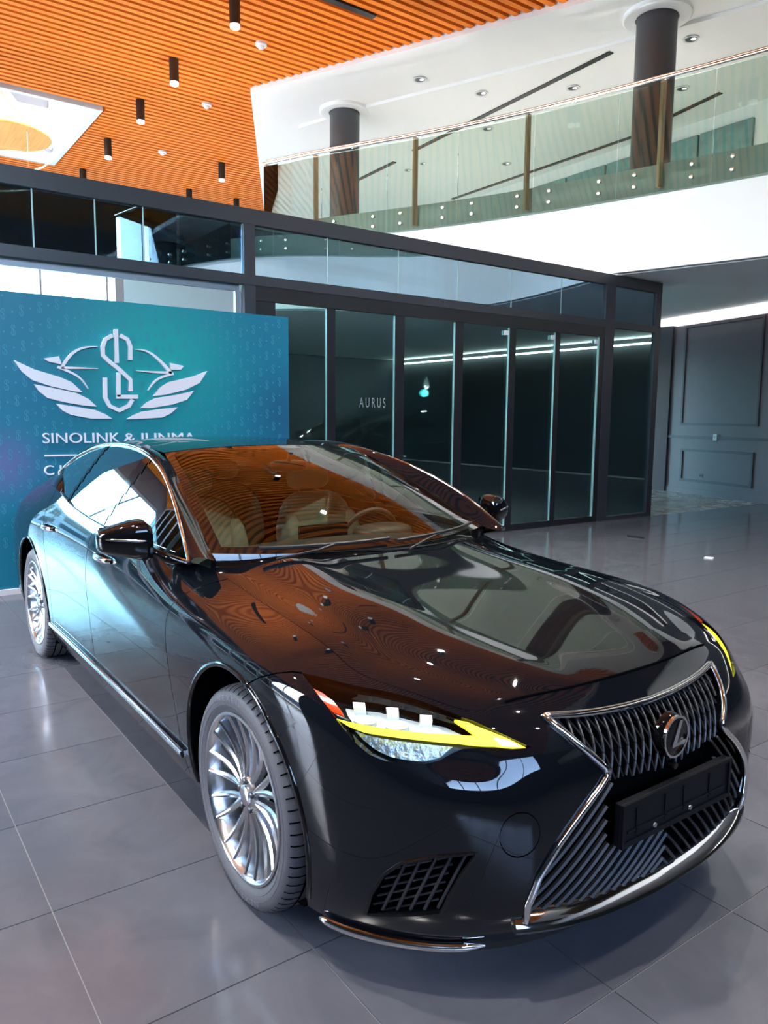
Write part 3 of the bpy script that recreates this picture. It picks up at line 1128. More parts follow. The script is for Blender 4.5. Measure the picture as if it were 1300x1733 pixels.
# scraps on the floor
P = un(1200, 945, 'z', 0)
o = MB().box(-.05, .05, -.045, .045, 0, .012).build('paper_scrap', M['white'], bevel=.003)
o.location = (P[0], P[1], .0)
o.rotation_euler = (0, 0, .4)
tag(o, 'tiny white paper square lying alone on the dark floor', 'paper')
P, Q = un(1062, 908, 'z', 0), un(1090, 912, 'z', 0)
o = MB().tube([(0, 0, .012), tuple((Q - P)[:2]) + (.012,)], .012, 6).build('dark_rod', M['black'])
o.location = (P[0], P[1], 0)
tag(o, 'short dark rod lying on the tiles near the glass doors', 'rod')


# =================================================================== THE CAR
M['paint'] = mat('black_car_paint', (.0032, .0040, .0058), .025, 0, .5)
M['gloss'] = mat('piano_black_trim', (.003, .003, .0035), .04, 0, .5)
M['chrome'] = mat('chrome', (.80, .81, .82), .07, 1.)
M['rim'] = mat('dark_chrome_alloy', (.68, .69, .71), .22, 1.)
M['rimdark'] = mat('dark_alloy', (.10, .10, .11), .3, .9)
M['rubber'] = mat('tyre_rubber', (.055, .053, .062), .62, bump=(60, .15))
M['rubbertext'] = mat('tyre_lettering', (.13, .13, .15), .6)
M['tread'] = mat('tyre_tread', (.060, .058, .066), .7, bump=(40, .2))
M['plastic'] = mat('black_plastic', (.010, .010, .011), .45)
M['bargloss'] = mat('dark_grille_bar', (.04, .04, .045), .35, .5)
M['lowbar'] = mat('satin_grille_bar', (.040, .040, .044), .42, .4)
M['cavity'] = mat('black_cavity', (.002, .002, .0022), .8, 0, 0.)
M['seat'] = mat('pale_leather', (.36, .40, .33), .5, noise=(20, .05))
M['seatdark'] = mat('dark_leather', (.05, .052, .05), .5)
M['drl'] = mat('daytime_running_light', (1, .9, .1), .3, emit=(1., .86, .03), es=.6)
M['drlwhite'] = mat('daytime_running_light_core', (1, .95, .7), .3, emit=(1., .93, .55), es=1.6)
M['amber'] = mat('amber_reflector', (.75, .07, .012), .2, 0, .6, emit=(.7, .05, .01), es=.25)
M['lampchrome'] = mat('lamp_reflector', (.62, .68, .72), .12, 1.)
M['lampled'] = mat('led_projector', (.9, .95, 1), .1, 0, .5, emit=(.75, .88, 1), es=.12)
M['lampblack'] = mat('lamp_housing', (.03, .04, .045), .15, .6)
M['lens'] = glass('clear_lamp_lens', (.93, .96, .97), 1.5, 1.)
M['wscreen'] = glass('windscreen_glass', (.74, .82, .72), 1.5, 1.3)
M['sideglass'] = glass('tinted_side_glass', (.05, .075, .085), 1.52, 2.1, (.85, 1, 1))
M['frit'] = mat('windscreen_border', (.004, .004, .004), .05, 0, .5, .6)
M['mirror'] = mat('mirror_glass', (.85, .87, .88), .02, 1.)
M['disc_'] = mat('brake_disc', (.30, .30, .31), .3, 1.)
M['plate'] = mat('plate_holder_plastic', (.004, .0045, .0065), .42, 0, .15)


def cub(t, T):
    """smooth (Catmull-Rom) lookup in a table sampled evenly over 0..1"""
    T = np.asarray(T, float)
    n = len(T)
    Tx = np.concatenate([2 * T[:1] - T[1:2], T, 2 * T[-1:] - T[-2:-1]], 0)
    s_ = np.asarray(t, float) * (n - 1)
    i = np.clip(np.floor(s_), 0, n - 2).astype(int)
    f = (s_ - i)[..., None]
    a, b, c_, d = Tx[i], Tx[i + 1], Tx[i + 2], Tx[i + 3]
    return b + .5 * f * (c_ - a + f * (2 * a - 5 * b + 4 * c_ - d + f * (3 * (b - c_) + d - a)))


class Patch:
    """tensor cubic B-spline through a net of points; (u,v) are row / column numbers"""

    def __init__(s, net, alpha=.75):
        D = np.asarray(net, float)
        for ax in (0, 1):
            n = D.shape[ax]
            A = np.eye(n) * 4 / 6
            for i in range(1, n - 1):
                A[i, i - 1] = A[i, i + 1] = 1 / 6
            A[0, 0] = A[-1, -1] = 1.
            Cc = np.moveaxis(np.tensordot(np.linalg.inv(A), D, (1, ax)), 0, ax)
            D = D + alpha * (Cc - D)
        lo = lambda Q: np.concatenate([2 * Q[:1] - Q[1:2], Q, 2 * Q[-1:] - Q[-2:-1]], 0)
        D = lo(D)
        D = np.moveaxis(lo(np.moveaxis(D, 1, 0)), 0, 1)
        s.C = D
        s.nu, s.nv = D.shape[0] - 2, D.shape[1] - 2

    @staticmethod
    def w(f):
        return np.stack([(1 - f) ** 3, 3 * f ** 3 - 6 * f ** 2 + 4, -3 * f ** 3 + 3 * f ** 2 + 3 * f + 1, f ** 3], -1) / 6

    def ev(s, u, v):
        u, v = np.broadcast_arrays(np.asarray(u, float), np.asarray(v, float))
        sh = u.shape
        u, v = u.ravel(), v.ravel()
        i = np.clip(np.floor(u), 0, s.nu - 2).astype(int)
        j = np.clip(np.floor(v), 0, s.nv - 2).astype(int)
        a, b = s.w(u - i), s.w(v - j)
        out = np.zeros((len(u), 3))
        for p in range(4):
            for q in range(4):
                out += (a[:, p] * b[:, q])[:, None] * s.C[i + p, j + q]
        return out.reshape(*sh, 3)

    def normal(s, u, v):
        e = 1e-3
        n = np.cross(s.ev(u + e, v) - s.ev(u - e, v), s.ev(u, v + e) - s.ev(u, v - e))
        return n / (np.linalg.norm(n, axis=-1, keepdims=True) + 1e-12)


# outer skin of the right-hand half: stations run from the nose centre round the corner to the tail,
# levels from the sill to the hood edge / belt line.  (x, half width, z)
def st(xs, ys, zs):
    n = 7
    f = lambda a: np.broadcast_to(np.asarray(a, float), (n,))
    return np.stack([f(xs), f(ys), f(zs)], 1)


SK = [
    st([.885, .950, .968, .965, .938, .858, .779], [0.] * 7, [.18, .26, .42, .58, .70, .776, .828]),
    st([.872, .938, .956, .952, .925, .848, .768], [.25] * 7, [.18, .26, .42, .58, .70, .778, .828]),
    st([.835, .900, .918, .915, .885, .812, .741], [.45, .46, .47, .47, .47, .47, .47], [.18, .27, .42, .58, .70, .784, .826]),
    st([.775, .842, .860, .864, .815, .765, .720], [.585, .60, .605, .605, .605, .60, .575], [.18, .28, .42, .61, .70, .775, .812]),
    st([.680, .742, .760, .764, .718, .664, .600], [.71, .73, .735, .735, .735, .72, .665], [.18, .29, .43, .61, .71, .795, .842]),
    st([.545, .600, .620, .620, .598, .535, .440], [.82, .838, .845, .845, .845, .825, .742], [.18, .30, .44, .59, .72, .815, .866]),
    st([.415, .450, .468, .470, .450, .400, .310], [.875, .895, .905, .908, .908, .885, .744], [.18, .30, .45, .60, .735, .842, .890]),
    st([.270, .285, .290, .290, .280, .255, .200], [.900, .922, .934, .940, .942, .908, .741], [.19, .30, .46, .62, .76, .868, .908]),
    st([.05, .05, .05, .05, .05, .04, .02], [.895, .925, .940, .950, .950, .915, .737], [.20, .31, .47, .63, .78, .884, .925]),
    st(-.30, [.885, .920, .936, .946, .944, .908, .726], [.20, .31, .48, .64, .79, .900, .948]),
    st([-.62, -.62, -.62, -.62, -.62, -.62, -.64], [.880, .916, .932, .941, .939, .905, .745], [.20, .31, .48, .65, .79, .915, .995]),
    st([-.95] * 7, [.878, .914, .929, .937, .936, .906, .842], [.20, .31, .48, .65, .79, .93, 1.028]),
    st(-1.35, [.876, .912, .927, .935, .935, .908, .862], [.20, .31, .48, .65, .79, .935, 1.032]),
    st(-1.80, [.876, .912, .927, .935, .935, .910, .866], [.20, .31, .48, .65, .79, .94, 1.042]),
    st(-2.25, [.878, .914, .928, .937, .937, .912, .862], [.20, .31, .48, .65, .79, .95, 1.070]),
    st(-2.65, [.882, .920, .934, .942, .942, .912, .842], [.20, .31, .48, .65, .80, .97, 1.120]),
    st(-3.10, [.888, .926, .942, .950, .948, .905, .795], [.20, .31, .48, .65, .81, .98, 1.135]),
    st(-3.55, [.880, .918, .934, .940, .934, .882, .755], [.21, .32, .48, .65, .81, .965, 1.100]),
    st(-3.95, [.845, .880, .895, .900, .892, .842, .710], [.23, .34, .50, .66, .81, .95, 1.065]),
    st([-4.17, -4.20, -4.22, -4.22, -4.21, -4.19, -4.16], [.67, .70, .715, .72, .71, .68, .58], [.25, .36, .51, .66, .80, .94, 1.05]),
    st([-4.23, -4.26, -4.28, -4.28, -4.27, -4.25, -4.23], [.3] * 7, [.26, .37, .52, .66, .80, .94, 1.05]),
    st([-4.24, -4.27, -4.29, -4.29, -4.28, -4.26, -4.24], [0.] * 7, [.26, .37, .52, .66, .80, .94, 1.05]),
]
NET = np.array(SK)
NET[:, :, 1] *= -1
# light crease on the door skin and a pulled-in flank below it
skin = Patch(NET)
NU, NV = skin.nu - 1, skin.nv - 1
GU, GV = np.meshgrid(np.linspace(0, NU, 260), np.linspace(0, NV, 60), indexing='ij')
GP = skin.ev(GU, GV)
GN = skin.normal(GU, GV)
_out = np.sign((GN * (GP - np.array([-1.6, 0, .55]))).sum(-1).mean())
VIS = ((GN * _out) * (CAMP - GP)).sum(-1) > 0
GPX = project(GP.reshape(-1, 3)).reshape(GP.shape[0], GP.shape[1], 2)


def refine(f, tgt, u, v):
    for _ in range(8):
        p0 = f(u, v)
        e = 1e-4
        J = np.stack([(f(u + e, v) - p0) / e, (f(u, v + e) - p0) / e], 1)
        try:
            d = np.linalg.solve(J, tgt - p0)
        except np.linalg.LinAlgError:
            break
        d = np.clip(d, -.3, .3)
        u = min(max(u + d[0], 0), NU)
        v = min(max(v + d[1], 0), NV)
    return u, v


def uv_px(px, py):
    """photo pixel -> (u,v) where that sight line meets the skin"""
    d = ((GPX - np.array([px, py])) ** 2).sum(-1)
    d = np.where(VIS, d, 1e12)
    i = np.unravel_index(d.argmin(), d.shape)
    return refine(lambda a, b: project(skin.ev(a, b))[0], np.array([px, py], float), GU[i], GV[i])


def uv_xz(x, z):
    """side view point -> (u,v) on the flank"""
    d = (GP[..., 0] - x) ** 2 + (GP[..., 2] - z) ** 2
    d = np.where((GP[..., 1] < -.4), d, 1e9)
    i = np.unravel_index(d.argmin(), d.shape)
    return refine(lambda a, b: skin.ev(a, b)[[0, 2]], np.array([x, z], float), GU[i], GV[i])


def uv_yz(y, z):
    """front view point -> (u,v) on the nose (y negative = right-hand side)"""
    d = (GP[..., 1] - y) ** 2 + (GP[..., 2] - z) ** 2
    d = np.where(GP[..., 0] > .1, d, 1e9)
    i = np.unravel_index(d.argmin(), d.shape)
    return refine(lambda a, b: skin.ev(a, b)[[1, 2]], np.array([y, z], float), GU[i], GV[i])


SU, SV = .30, .13   # rough metric size of one station / level for meshing


def dens(P, step=.012, closed=True):
    P = [np.asarray(p, float) for p in P]
    out = []
    n = len(P)
    for i in range(n if closed else n - 1):
        a, b = P[i], P[(i + 1) % n]
        k = max(1, int(math.hypot((b[0] - a[0]) * SU, (b[1] - a[1]) * SV) / step))
        out += [tuple(a + (b - a) * j / k) for j in range(k)]
    if not closed:
        out.append(tuple(P[-1]))
    return out


def inside(poly, pts):
    x, y = pts[:, 0], pts[:, 1]
    r = np.zeros(len(pts), bool)
    P = np.asarray(poly)
    j = len(P) - 1
    for i in range(len(P)):
        xi, yi, xj, yj = *P[i], *P[j]
        c = ((yi > y) != (yj > y))
        if yi != yj:
            r ^= c & (x < (xj - xi) * (y - yi) / (yj - yi) + xi)
        j = i
    return r


def uvstrip(line, w):
    """thin band of width w metres along a (u,v) polyline"""
    P = np.array(dens(line, .03, False)) * [SU, SV]
    return [tuple(q) for q in strip(P, w) / [SU, SV]]


# --- feature outlines on the skin
wheel_z, WR = .362, .362
arch_f = [uv_xz(.42 * math.cos(a), .378 + .42 * math.sin(a)) for a in np.radians(np.arange(-24, 205, 6))]
arch_f = [(arch_f[0][0], -.6)] + arch_f + [(arch_f[-1][0], -.6)]
arch_r = [uv_xz(-3.125 + .42 * math.cos(a), .378 + .42 * math.sin(a)) for a in np.radians(np.arange(-24, 205, 6))]
arch_r = [(arch_r[0][0], -.6)] + arch_r + [(arch_r[-1][0], -.6)]
lamp_px = [(511, 1139), (535, 1144), (560, 1150), (600, 1160), (640, 1167), (680, 1176), (720, 1189), (760, 1204), (800, 1219), (835, 1235), (870, 1251), (900, 1265), (860, 1268), (815, 1265), (785, 1267), (765, 1275), (745, 1287), (722, 1293), (690, 1293), (655, 1289), (625, 1277), (600, 1256), (578, 1229), (552, 1193), (530, 1164)]
lamp = [uv_px(*q) for q in lamp_px]
lamp = [(u, min(v, 5.97)) for u, v in lamp]
lamp_in = None
grille_px = [(920, 1213), (945, 1232), (975, 1257), (1005, 1282), (1025, 1300), (1028, 1310), (1015, 1332), (985, 1372), (945, 1428), (912, 1483), (893, 1530), (881, 1576)]
gr = [uv_px(*q) for q in grille_px]
gtop = [uv_yz(y, .793 - .024 * (1 - (y / .415) ** 2)) for y in (0, -.1, -.2, -.3, -.38)]
gbot = [uv_yz(y, .247 + .03 * (y / .559) ** 2) for y in (-.53, -.45, -.35, -.25, -.12, 0)]
gtop[0] = (0., gtop[0][1])
gbot[-1] = (0., gbot[-1][1])
grille_edge = gtop + gr + gbot
grille = grille_edge + [(-.5, gbot[-1][1]), (-.5, gtop[0][1])]
vent_px = [(620, 1546), (630, 1512), (650, 1480), (680, 1460), (735, 1449), (806, 1443), (780, 1480), (760, 1515), (747, 1543)]
vent_f = [uv_px(*q) for q in vent_px]
tow_px = [(880 + 34 * math.cos(a) - 4 * math.sin(a), 1413 + 38 * math.sin(a)) for a in np.linspace(0, 2 * PI, 20, endpoint=False)]
tow = [uv_px(*q) for q in tow_px]


def shut(pts):
    return [uv_xz(*q) for q in pts]


sh_fd = [(uv_xz(-.50, .985)[0], 6.)] + shut([(-.565, .90), (-.605, .82), (-.605, .74), (-.57, .60), (-.525, .45), (-.50, .33), (-.49, .24)]) + [(uv_xz(-.49, .22)[0], 0.)]
sh_bd = [(uv_xz(-1.80, 1.04)[0], 6.)] + shut([(-1.79, .9), (-1.76, .7), (-1.73, .5), (-1.71, .33)]) + [(uv_xz(-1.70, .22)[0], 0.)]
sh_rd = [(uv_xz(-2.82, 1.12)[0], 6.)] + shut([(-2.80, .98), (-2.72, .86), (-2.63, .72), (-2.60, .55), (-2.61, .33)]) + [(uv_xz(-2.61, .22)[0], 0.)]
sh_bump = [uv_px(*q) for q in ((404, 1172), (418, 1158), (440, 1146), (470, 1139), (495, 1137), (511, 1139))]
sh_cowl = None
bump_poly = [(0, -.2), (arch_f[20][0], -.2)] + [tuple(q) for q in sh_bump] + [(sh_bump[-1][0], 6.3), (0, 6.3)]
gaps = [uvstrip(l_, .005) for l_ in (sh_fd, sh_bd, sh_rd, sh_bump)]
tow_gap = uvstrip(tow + [tow[0]], .003)

# --- one constrained triangulation of the half skin
pts, segs = [], []


def add_loop(P, closed=True):
    k = len(pts)
    P = dens(P, .012, closed)
    pts.extend(P)
    n = len(P)
    segs.extend([(k + i, k + (i + 1) % n) for i in range(n if closed else n - 1)])


add_loop([(0, 0), (NU, 0), (NU, NV), (0, NV)])
for P in [arch_f, arch_r, lamp, grille, vent_f, tow_gap] + gaps:
    add_loop(P)
pa = np.array(pts) * [SU, SV]
gu = np.linspace(0, NU, 300)
gv = np.linspace(0, NV, 60)
grid = np.array([(a, b) for a in gu[1:-1] for b in gv[1:-1]])
gm = grid * [SU, SV]
keep = np.ones(len(grid), bool)
for k in range(0, len(gm), 2000):
    d = np.min(((gm[k:k + 2000, None, :] - pa[None]) ** 2).sum(-1), 1)
    keep[k:k + 2000] = d > .007 ** 2
allp = np.vstack([pa, gm[keep]])
res_ = delaunay_2d_cdt([Vector(q) for q in allp], segs, [], 0, 1e-6)
cv = np.array([q[:] for q in res_[0]]) / [SU, SV]
cf = np.array([f for f in res_[2] if len(f) == 3])
ce = cv[cf].mean(1)
ok = (ce[:, 0] > 0) & (ce[:, 0] < NU) & (ce[:, 1] > 0) & (ce[:, 1] < NV)
reg = np.array(['quarter_panel'] * len(cf), dtype=object)
cp = skin.ev(ce[:, 0], ce[:, 1])


def left_of(line):
    """centroid further forward than the shut line"""
    L_ = np.array(line)
    o_ = np.argsort(L_[:, 1])
    return ce[:, 0] < np.interp(ce[:, 1], L_[o_, 1], L_[o_, 0])


reg[left_of(sh_rd)] = 'rear_door'
reg[left_of(sh_bd)] = 'front_door'
reg[left_of(sh_fd)] = 'front_fender'
reg[inside(bump_poly, ce)] = 'front_bumper'
reg[ce[:, 0] > 18.2] = 'rear_bumper'
for nm, P in (('gap', None), ('tow_gap', tow_gap), ('fog_vent', vent_f), ('lamp', lamp), ('hole', grille), ('hole', arch_f), ('hole', arch_r)):
    for Q in (gaps if P is None else [P]):
        reg[inside(Q, ce)] = nm
reg[~ok] = 'hole'
SP = skin.ev(cv[:, 0], cv[:, 1])
SNn = skin.normal(np.clip(cv[:, 0], .002, NU - .002), np.clip(cv[:, 1], .002, NV - .002)) * _out
SNn[cv[:, 0] < 1e-4, 1] = 0
SNn[cv[:, 0] > NU - 1e-4, 1] = 0
SNn /= np.linalg.norm(SNn, axis=1)[:, None]
t0 = cf[reg != 'hole'][0]
fl = np.sign(np.dot(np.cross(SP[t0[1]] - SP[t0[0]], SP[t0[2]] - SP[t0[0]]), SNn[t0[0]]))
if fl < 0:
    cf = cf[:, ::-1]

car = thing('car', 'black luxury sedan with spindle grille and lit yellow daytime lights', 'car')


def half(P, N, F, side):
    """keep (right) or mirror (left) a right-hand mesh"""
    if side < 0:
        return P, N, F
    return P * [1, -1, 1], N * [1, -1, 1], [tuple(f[::-1]) for f in F]


def emit(name, P, N, F, m, both='split', parent=None, label=None):
    """both: 'split' = one object per side, 'join' = one object of both sides"""
    objs = []
    P, N = np.asarray(P, float), np.asarray(N, float)
    if both == 'join':
        a, b = half(P, N, F, -1), half(P, N, F, 1)
        k = len(P)
        objs.append(mesh(name, np.vstack([a[0], b[0]]), list(map(tuple, a[2])) + [tuple(i + k for i in f) for f in b[2]], m, parent or car, normals=np.vstack([a[1], b[1]])))
    else:
        for s_ in (-1, 1):
            p, n, f = half(P, N, F, s_)
            objs.append(mesh(name, p, f, m, parent or car, normals=n))
    for o in objs:
        if label:
            o['label'] = label
    return objs


def region(nm, push=0.):
    F = cf[reg == nm]
    idx = np.unique(F)
    mp = -np.ones(len(SP), int)
    mp[idx] = np.arange(len(idx))
    return SP[idx] + SNn[idx] * push, SNn[idx], [tuple(f) for f in mp[F]]


emit('front_bumper', *region('front_bumper'), M['paint'], 'join')
for nm in ('front_fender', 'front_door', 'rear_door', 'quarter_panel'):
    emit(nm, *region(nm), M['paint'])
emit('rear_bumper', *region('rear_bumper'), M['paint'], 'join')
emit('shut_line', *region('gap', -.004), M['cavity'], 'join')
emit('tow_hook_cover_line', *region('tow_gap', -.002), M['cavity'], 'join')


# --- hood: lofted between the two top edges of the skin
def grid_mesh(fn, nu, nv, u0=0, u1=1, v0=0, v1=1):
    U, V = np.meshgrid(np.linspace(u0, u1, nu), np.linspace(v0, v1, nv), indexing='ij')
    P = fn(U, V)
    e = 1e-3
    N = np.cross(fn(U + e, V) - fn(U - e, V), fn(U, V + e) - fn(U, V - e))
    N /= np.linalg.norm(N, axis=-1, keepdims=True) + 1e-12
    F = [(i * nv + j, (i + 1) * nv + j, (i + 1) * nv + j + 1, i * nv + j + 1) for i in range(nu - 1) for j in range(nv - 1)]
    return P.reshape(-1, 3), N.reshape(-1, 3), F


def orient(P, N, F, ref):
    """make faces and normals point away from ref (a point)"""
    s_ = np.sign(((P - np.asarray(ref)) * N).sum())
    if s_ < 0:
        N = -N
    f = F[len(F) // 2]
    g_ = np.cross(P[f[1]] - P[f[0]], P[f[2]] - P[f[0]])
    if np.dot(g_, N[f[0]]) < 0:
        F = [tuple(q[::-1]) for q in F]
    return P, N, F


tu = np.linspace(2., 10., 60)
TE = skin.ev(tu, np.full_like(tu, 6.))
wk = np.linspace(0, 1, 200)
cen = spl([(.779, 0, .829), (.70, 0, .853), (.60, 0, .874), (.42, 0, .906), (.25, 0, .932), (.05, 0, .958), (-.20, 0, .985), (-.445, 0, 1.018)], 60)
cen_w = np.linspace(0, 1, 200)
pk = np.array([0, .30, .52, .66, .76, .86, .94, 1.])
pz = np.array([1, .985, .965, .90, .70, .42, .18, 0.])
_pf = spl(np.stack([pk, pz], 1), 300)


def hood(w, v):
    w_ = w
    E = cub(w, TE)
    C_ = cub(w, cen)
    a = np.abs(v)
    ye = -E[..., 1] * .996
    x = E[..., 0] + (C_[..., 0] - E[..., 0]) * (1 - a ** 2.2)
    z = E[..., 2] + (C_[..., 2] - E[..., 2]) * (1 - a ** 5.)
    # power bulge: two shoulders that run together towards the nose, a shallow valley outside them
    sh = .50 + .10 * w_
    z = z + .010 * np.exp(-((a - sh) / .13) ** 2) * np.clip(w_ * 6, 0, 1) - .008 * np.exp(-((a - sh - .27) / .10) ** 2) * np.clip(w_ * 6, 0, 1)
    return np.stack([x, v * ye, z], -1)


P, N, F = grid_mesh(hood, 90, 121, .004, 1, -1, 1)
P, N, F = orient(P, N, F, (.1, 0, -3))
mesh('hood', P, F, M['paint'], car, normals=N)

# --- windscreen
WB_ = [(-.655, -.728, 1.050), (-.545, -.50, 1.043), (-.485, -.25, 1.038), (-.465, 0, 1.036)]
WM_ = [(-1.13, -.652, 1.248), (-1.02, -.45, 1.262), (-.965, -.22, 1.270), (-.945, 0, 1.272)]
WT_ = [(-1.60, -.573, 1.405), (-1.52, -.40, 1.428), (-1.475, -.20, 1.439), (-1.46, 0, 1.442)]


def symrow(r):
    r = np.asarray(r, float)
    return np.vstack([r, (r[:-1] * [1, -1, 1])[::-1]])


ws = Patch(np.array([symrow(WB_), symrow(WM_), symrow(WT_)]), 1.)
wsf = lambda u, v: ws.ev(u * 2, v * 6)
P, N, F = grid_mesh(wsf, 24, 40, .045, .955, .035, .965)
P, N, F = orient(P, N, F, (-1.6, 0, .6))
mesh('windscreen', P, F, M['wscreen'], car, normals=N)
V, F = [], []
frit = MB()
U, Vv = np.meshgrid(np.linspace(0, 1, 45), np.linspace(0, 1, 60), indexing='ij')
P, N, F = grid_mesh(wsf, 45, 60)
P, N, F = orient(P, N, F, (-1.6, 0, .6))
uu, vv = U.ravel(), Vv.ravel()
F = [f for f in F if not (.05 < np.mean([uu[i] for i in f]) < .95 and .04 < np.mean([vv[i] for i in f]) < .96)]
mesh('windscreen_border', P - N * .002, F, M['frit'], car, normals=N)

# --- roof and rear glass
roof_rows = [WT_, [(-1.95, -.585, 1.424), (-1.92, -.40, 1.450), (-1.90, -.2, 1.462), (-1.90, 0, 1.465)], [(-2.40, -.582, 1.425), (-2.40, -.40, 1.450), (-2.40, -.2, 1.461), (-2.40, 0, 1.464)],
             [(-2.85, -.570, 1.380), (-2.88, -.40, 1.410), (-2.90, -.2, 1.423), (-2.90, 0, 1.427)], [(-3.10, -.562, 1.318), (-3.15, -.40, 1.348), (-3.18, -.2, 1.362), (-3.18, 0, 1.366)]]
rf = Patch(np.array([symrow(r) for r in roof_rows]), .9)
P, N, F = orient(*grid_mesh(lambda u, v: rf.ev(u * 4, v * 6), 40, 40), (-2, 0, .5))
mesh('roof', P, F, M['paint'], car, normals=N)
rg_rows = [roof_rows[-1], [(-3.45, -.565, 1.205), (-3.52, -.4, 1.23), (-3.56, -.2, 1.243), (-3.56, 0, 1.247)], [(-3.80, -.575, 1.085), (-3.90, -.4, 1.095), (-3.94, -.2, 1.10), (-3.95, 0, 1.10)]]
rg = Patch(np.array([symrow(r) for r in rg_rows]), .9)
P, N, F = orient(*grid_mesh(lambda u, v: rg.ev(u * 2, v * 6), 16, 30), (-2, 0, .5))
mesh('rear_window', P, F, M['sideglass'], car, normals=N)
tkr = [rg_rows[-1], [(-4.02, -.60, 1.070), (-4.08, -.4, 1.085), (-4.1, -.2, 1.088), (-4.1, 0, 1.09)], [(-4.17, -.58, 1.048), (-4.22, -.4, 1.05), (-4.24, -.2, 1.05), (-4.245, 0, 1.05)]]
tk = Patch(np.array([symrow(r) for r in tkr]), .5)
P, N, F = orient(*grid_mesh(lambda u, v: tk.ev(u * 2, v * 6), 12, 30), (-4, 0, .5))
mesh('boot_lid', P, F, M['paint'], car, normals=N)

# --- pillar and rail band between windscreen / roof edge and the side-window arch
def glass_y(x, z):
    """barrel surface of the side windows"""
    h_ = z - 1.035
    return -(.868 - .50 * h_ - .22 * h_ * h_ - .15 * np.maximum(0, x + 1.1) ** 2 - .035 * np.maximum(0, -2.1 - x) ** 2)


def upy(px, py, y):
    for _ in range(12):
        p = un(px, py, 'y', y)
        y = .5 * y + .5 * float(glass_y(p[0], p[2]))
    return un(px, py, 'y', y)


arch_pts = [upy(322, 952, -.835), upy(309, 897, -.785), upy(296, 849, -.728), upy(276, 799, -.672), upy(253, 772, -.648), upy(223, 757, -.642), upy(181, 754, -.645), upy(152, 762, -.660), upy(125, 777, -.690), upy(100, 799, -.765)]
arch_c = spl(arch_pts, 120)
tip = arch_pts[-1]
belt_pts = [arch_pts[0], upy(262, 931, -.857), upy(190, 899, -.868), upy(152, 878, -.868), upy(129, 862, -.862), upy(104, 836, -.840), tip]
belt_c = spl(belt_pts, 120)
inner_pts = [np.array([-.560, -.752, 1.035])] + [ws.ev(t_, 0.) for t_ in (.0, .6, 1.2, 1.8)] + [rf.ev(t_, 0.) for t_ in (0.5, 1., 2., 3., 3.6)]
inner_c = spl(inner_pts, 120)


def band(u, v):
    A, B = cub(u, inner_c), cub(u, arch_c)
    o_ = A + (B - A) * v[..., None] if np.ndim(v) else A + (B - A) * v
    k = 4 * v * (1 - v) * .018
    return o_ + np.stack([0 * k, -k, k], -1)


P, N, F = orient(*grid_mesh(band, 90, 8), (-1.6, 0, .5))
emit('pillar', P, N, F, M['paint'])
# rear pillar: from the arch tip and roof end down to the skin's top edge and rear window
qt = skin.ev(np.linspace(14.6, 18.6, 40), np.full(40, 6.))
up_edge = np.vstack([spl([rf.ev(3.6, 0.), rf.ev(4., 0.), rg.ev(.6, 0.), rg.ev(1.2, 0.), rg.ev(2., 0.)], 40)])
lo_edge = spl([tip, tip * .5 + belt_pts[-2] * .5, belt_pts[-2], skin.ev(15.3, 6.), skin.ev(16., 6.), skin.ev(17., 6.), skin.ev(18.4, 6.)], 40)


def qfn(u, v):
    A, B = cub(u, up_edge), cub(u, lo_edge)
    k = 4 * v * (1 - v) * .03
    return A + (B - A) * v[..., None] + np.stack([0 * k, -k, k * .6], -1)


P, N, F = orient(*grid_mesh(qfn, 40, 10), (-3, 0, .6))
emit('rear_pillar', P, N, F, M['paint'])
# triangle of skin between belt tip and the skin's top edge, and strip under the belt trim
bs = skin.ev(np.linspace(10.15, 15.3, 60), np.full(60, 6.))
bx_ = belt_c[np.argsort(belt_c[:, 0])]


def under(u, v):
    A, B = cub(u, bs), cub(u, belt_c[:104])
    return A + (B - A) * v[..., None]


P, N, F = orient(*grid_mesh(under, 60, 4), (-1.6, 0, .3))
emit('belt_panel', P, N, F, M['paint'])

# --- side glass
xs_a, xs_b = arch_c[:, 0], belt_c[:, 0]


def by_x(c_, x):
    o_ = np.argsort(c_[:, 0])
    return np.stack([np.interp(x, c_[o_, 0], c_[o_, i]) for i in range(3)], -1)


XF, XR = float(arch_c[0, 0]), float(tip[0])
_xs = XF + (XR - XF) * np.linspace(0, 1, 41)
SGA, SGB = by_x(belt_c, _xs), by_x(arch_c, _xs)


def sideg(u, v):
    A, B = cub(u, SGA), cub(u, SGB)
    o_ = A + (B - A) * v[..., None]
    o_[..., 1] = glass_y(o_[..., 0], o_[..., 2])
    return o_


def side_x(x):
    return (x - XF) / (XR - XF)


P0, N0, F0 = orient(*grid_mesh(sideg, 90, 14, .004, .996), (-1.6, 0, .7))
xb0, xb1, xc0, xc1 = -1.60, -1.72, -2.42, -2.47
cxs = np.array([P0[list(f), 0].mean() for f in F0])
# pillars lean: shift x by height
lean = np.array([(P0[list(f), 2].mean() - 1.2) for f in F0])
xx = cxs - lean * .55
for nm, sel, m_ in (('front_side_window', xx > xb0, 'sideglass'), ('rear_side_window', (xx < xb1) & (xx > xc0), 'sideglass'), ('quarter_window', xx < xc1, 'sideglass'), ('door_pillar', (xx <= xb0) & (xx >= xb1), 'gloss'), ('window_divider', (xx <= xc0) & (xx >= xc1), 'gloss')):
    Fs = [f for f, k in zip(F0, sel) if k]
    idx = np.unique(np.array(Fs))
    mp = {a: b for b, a in enumerate(idx)}
    emit(nm, P0[idx] + N0[idx] * (.003 if m_ == 'gloss' else 0), N0[idx], [tuple(mp[i] for i in f) for f in Fs], M[m_])


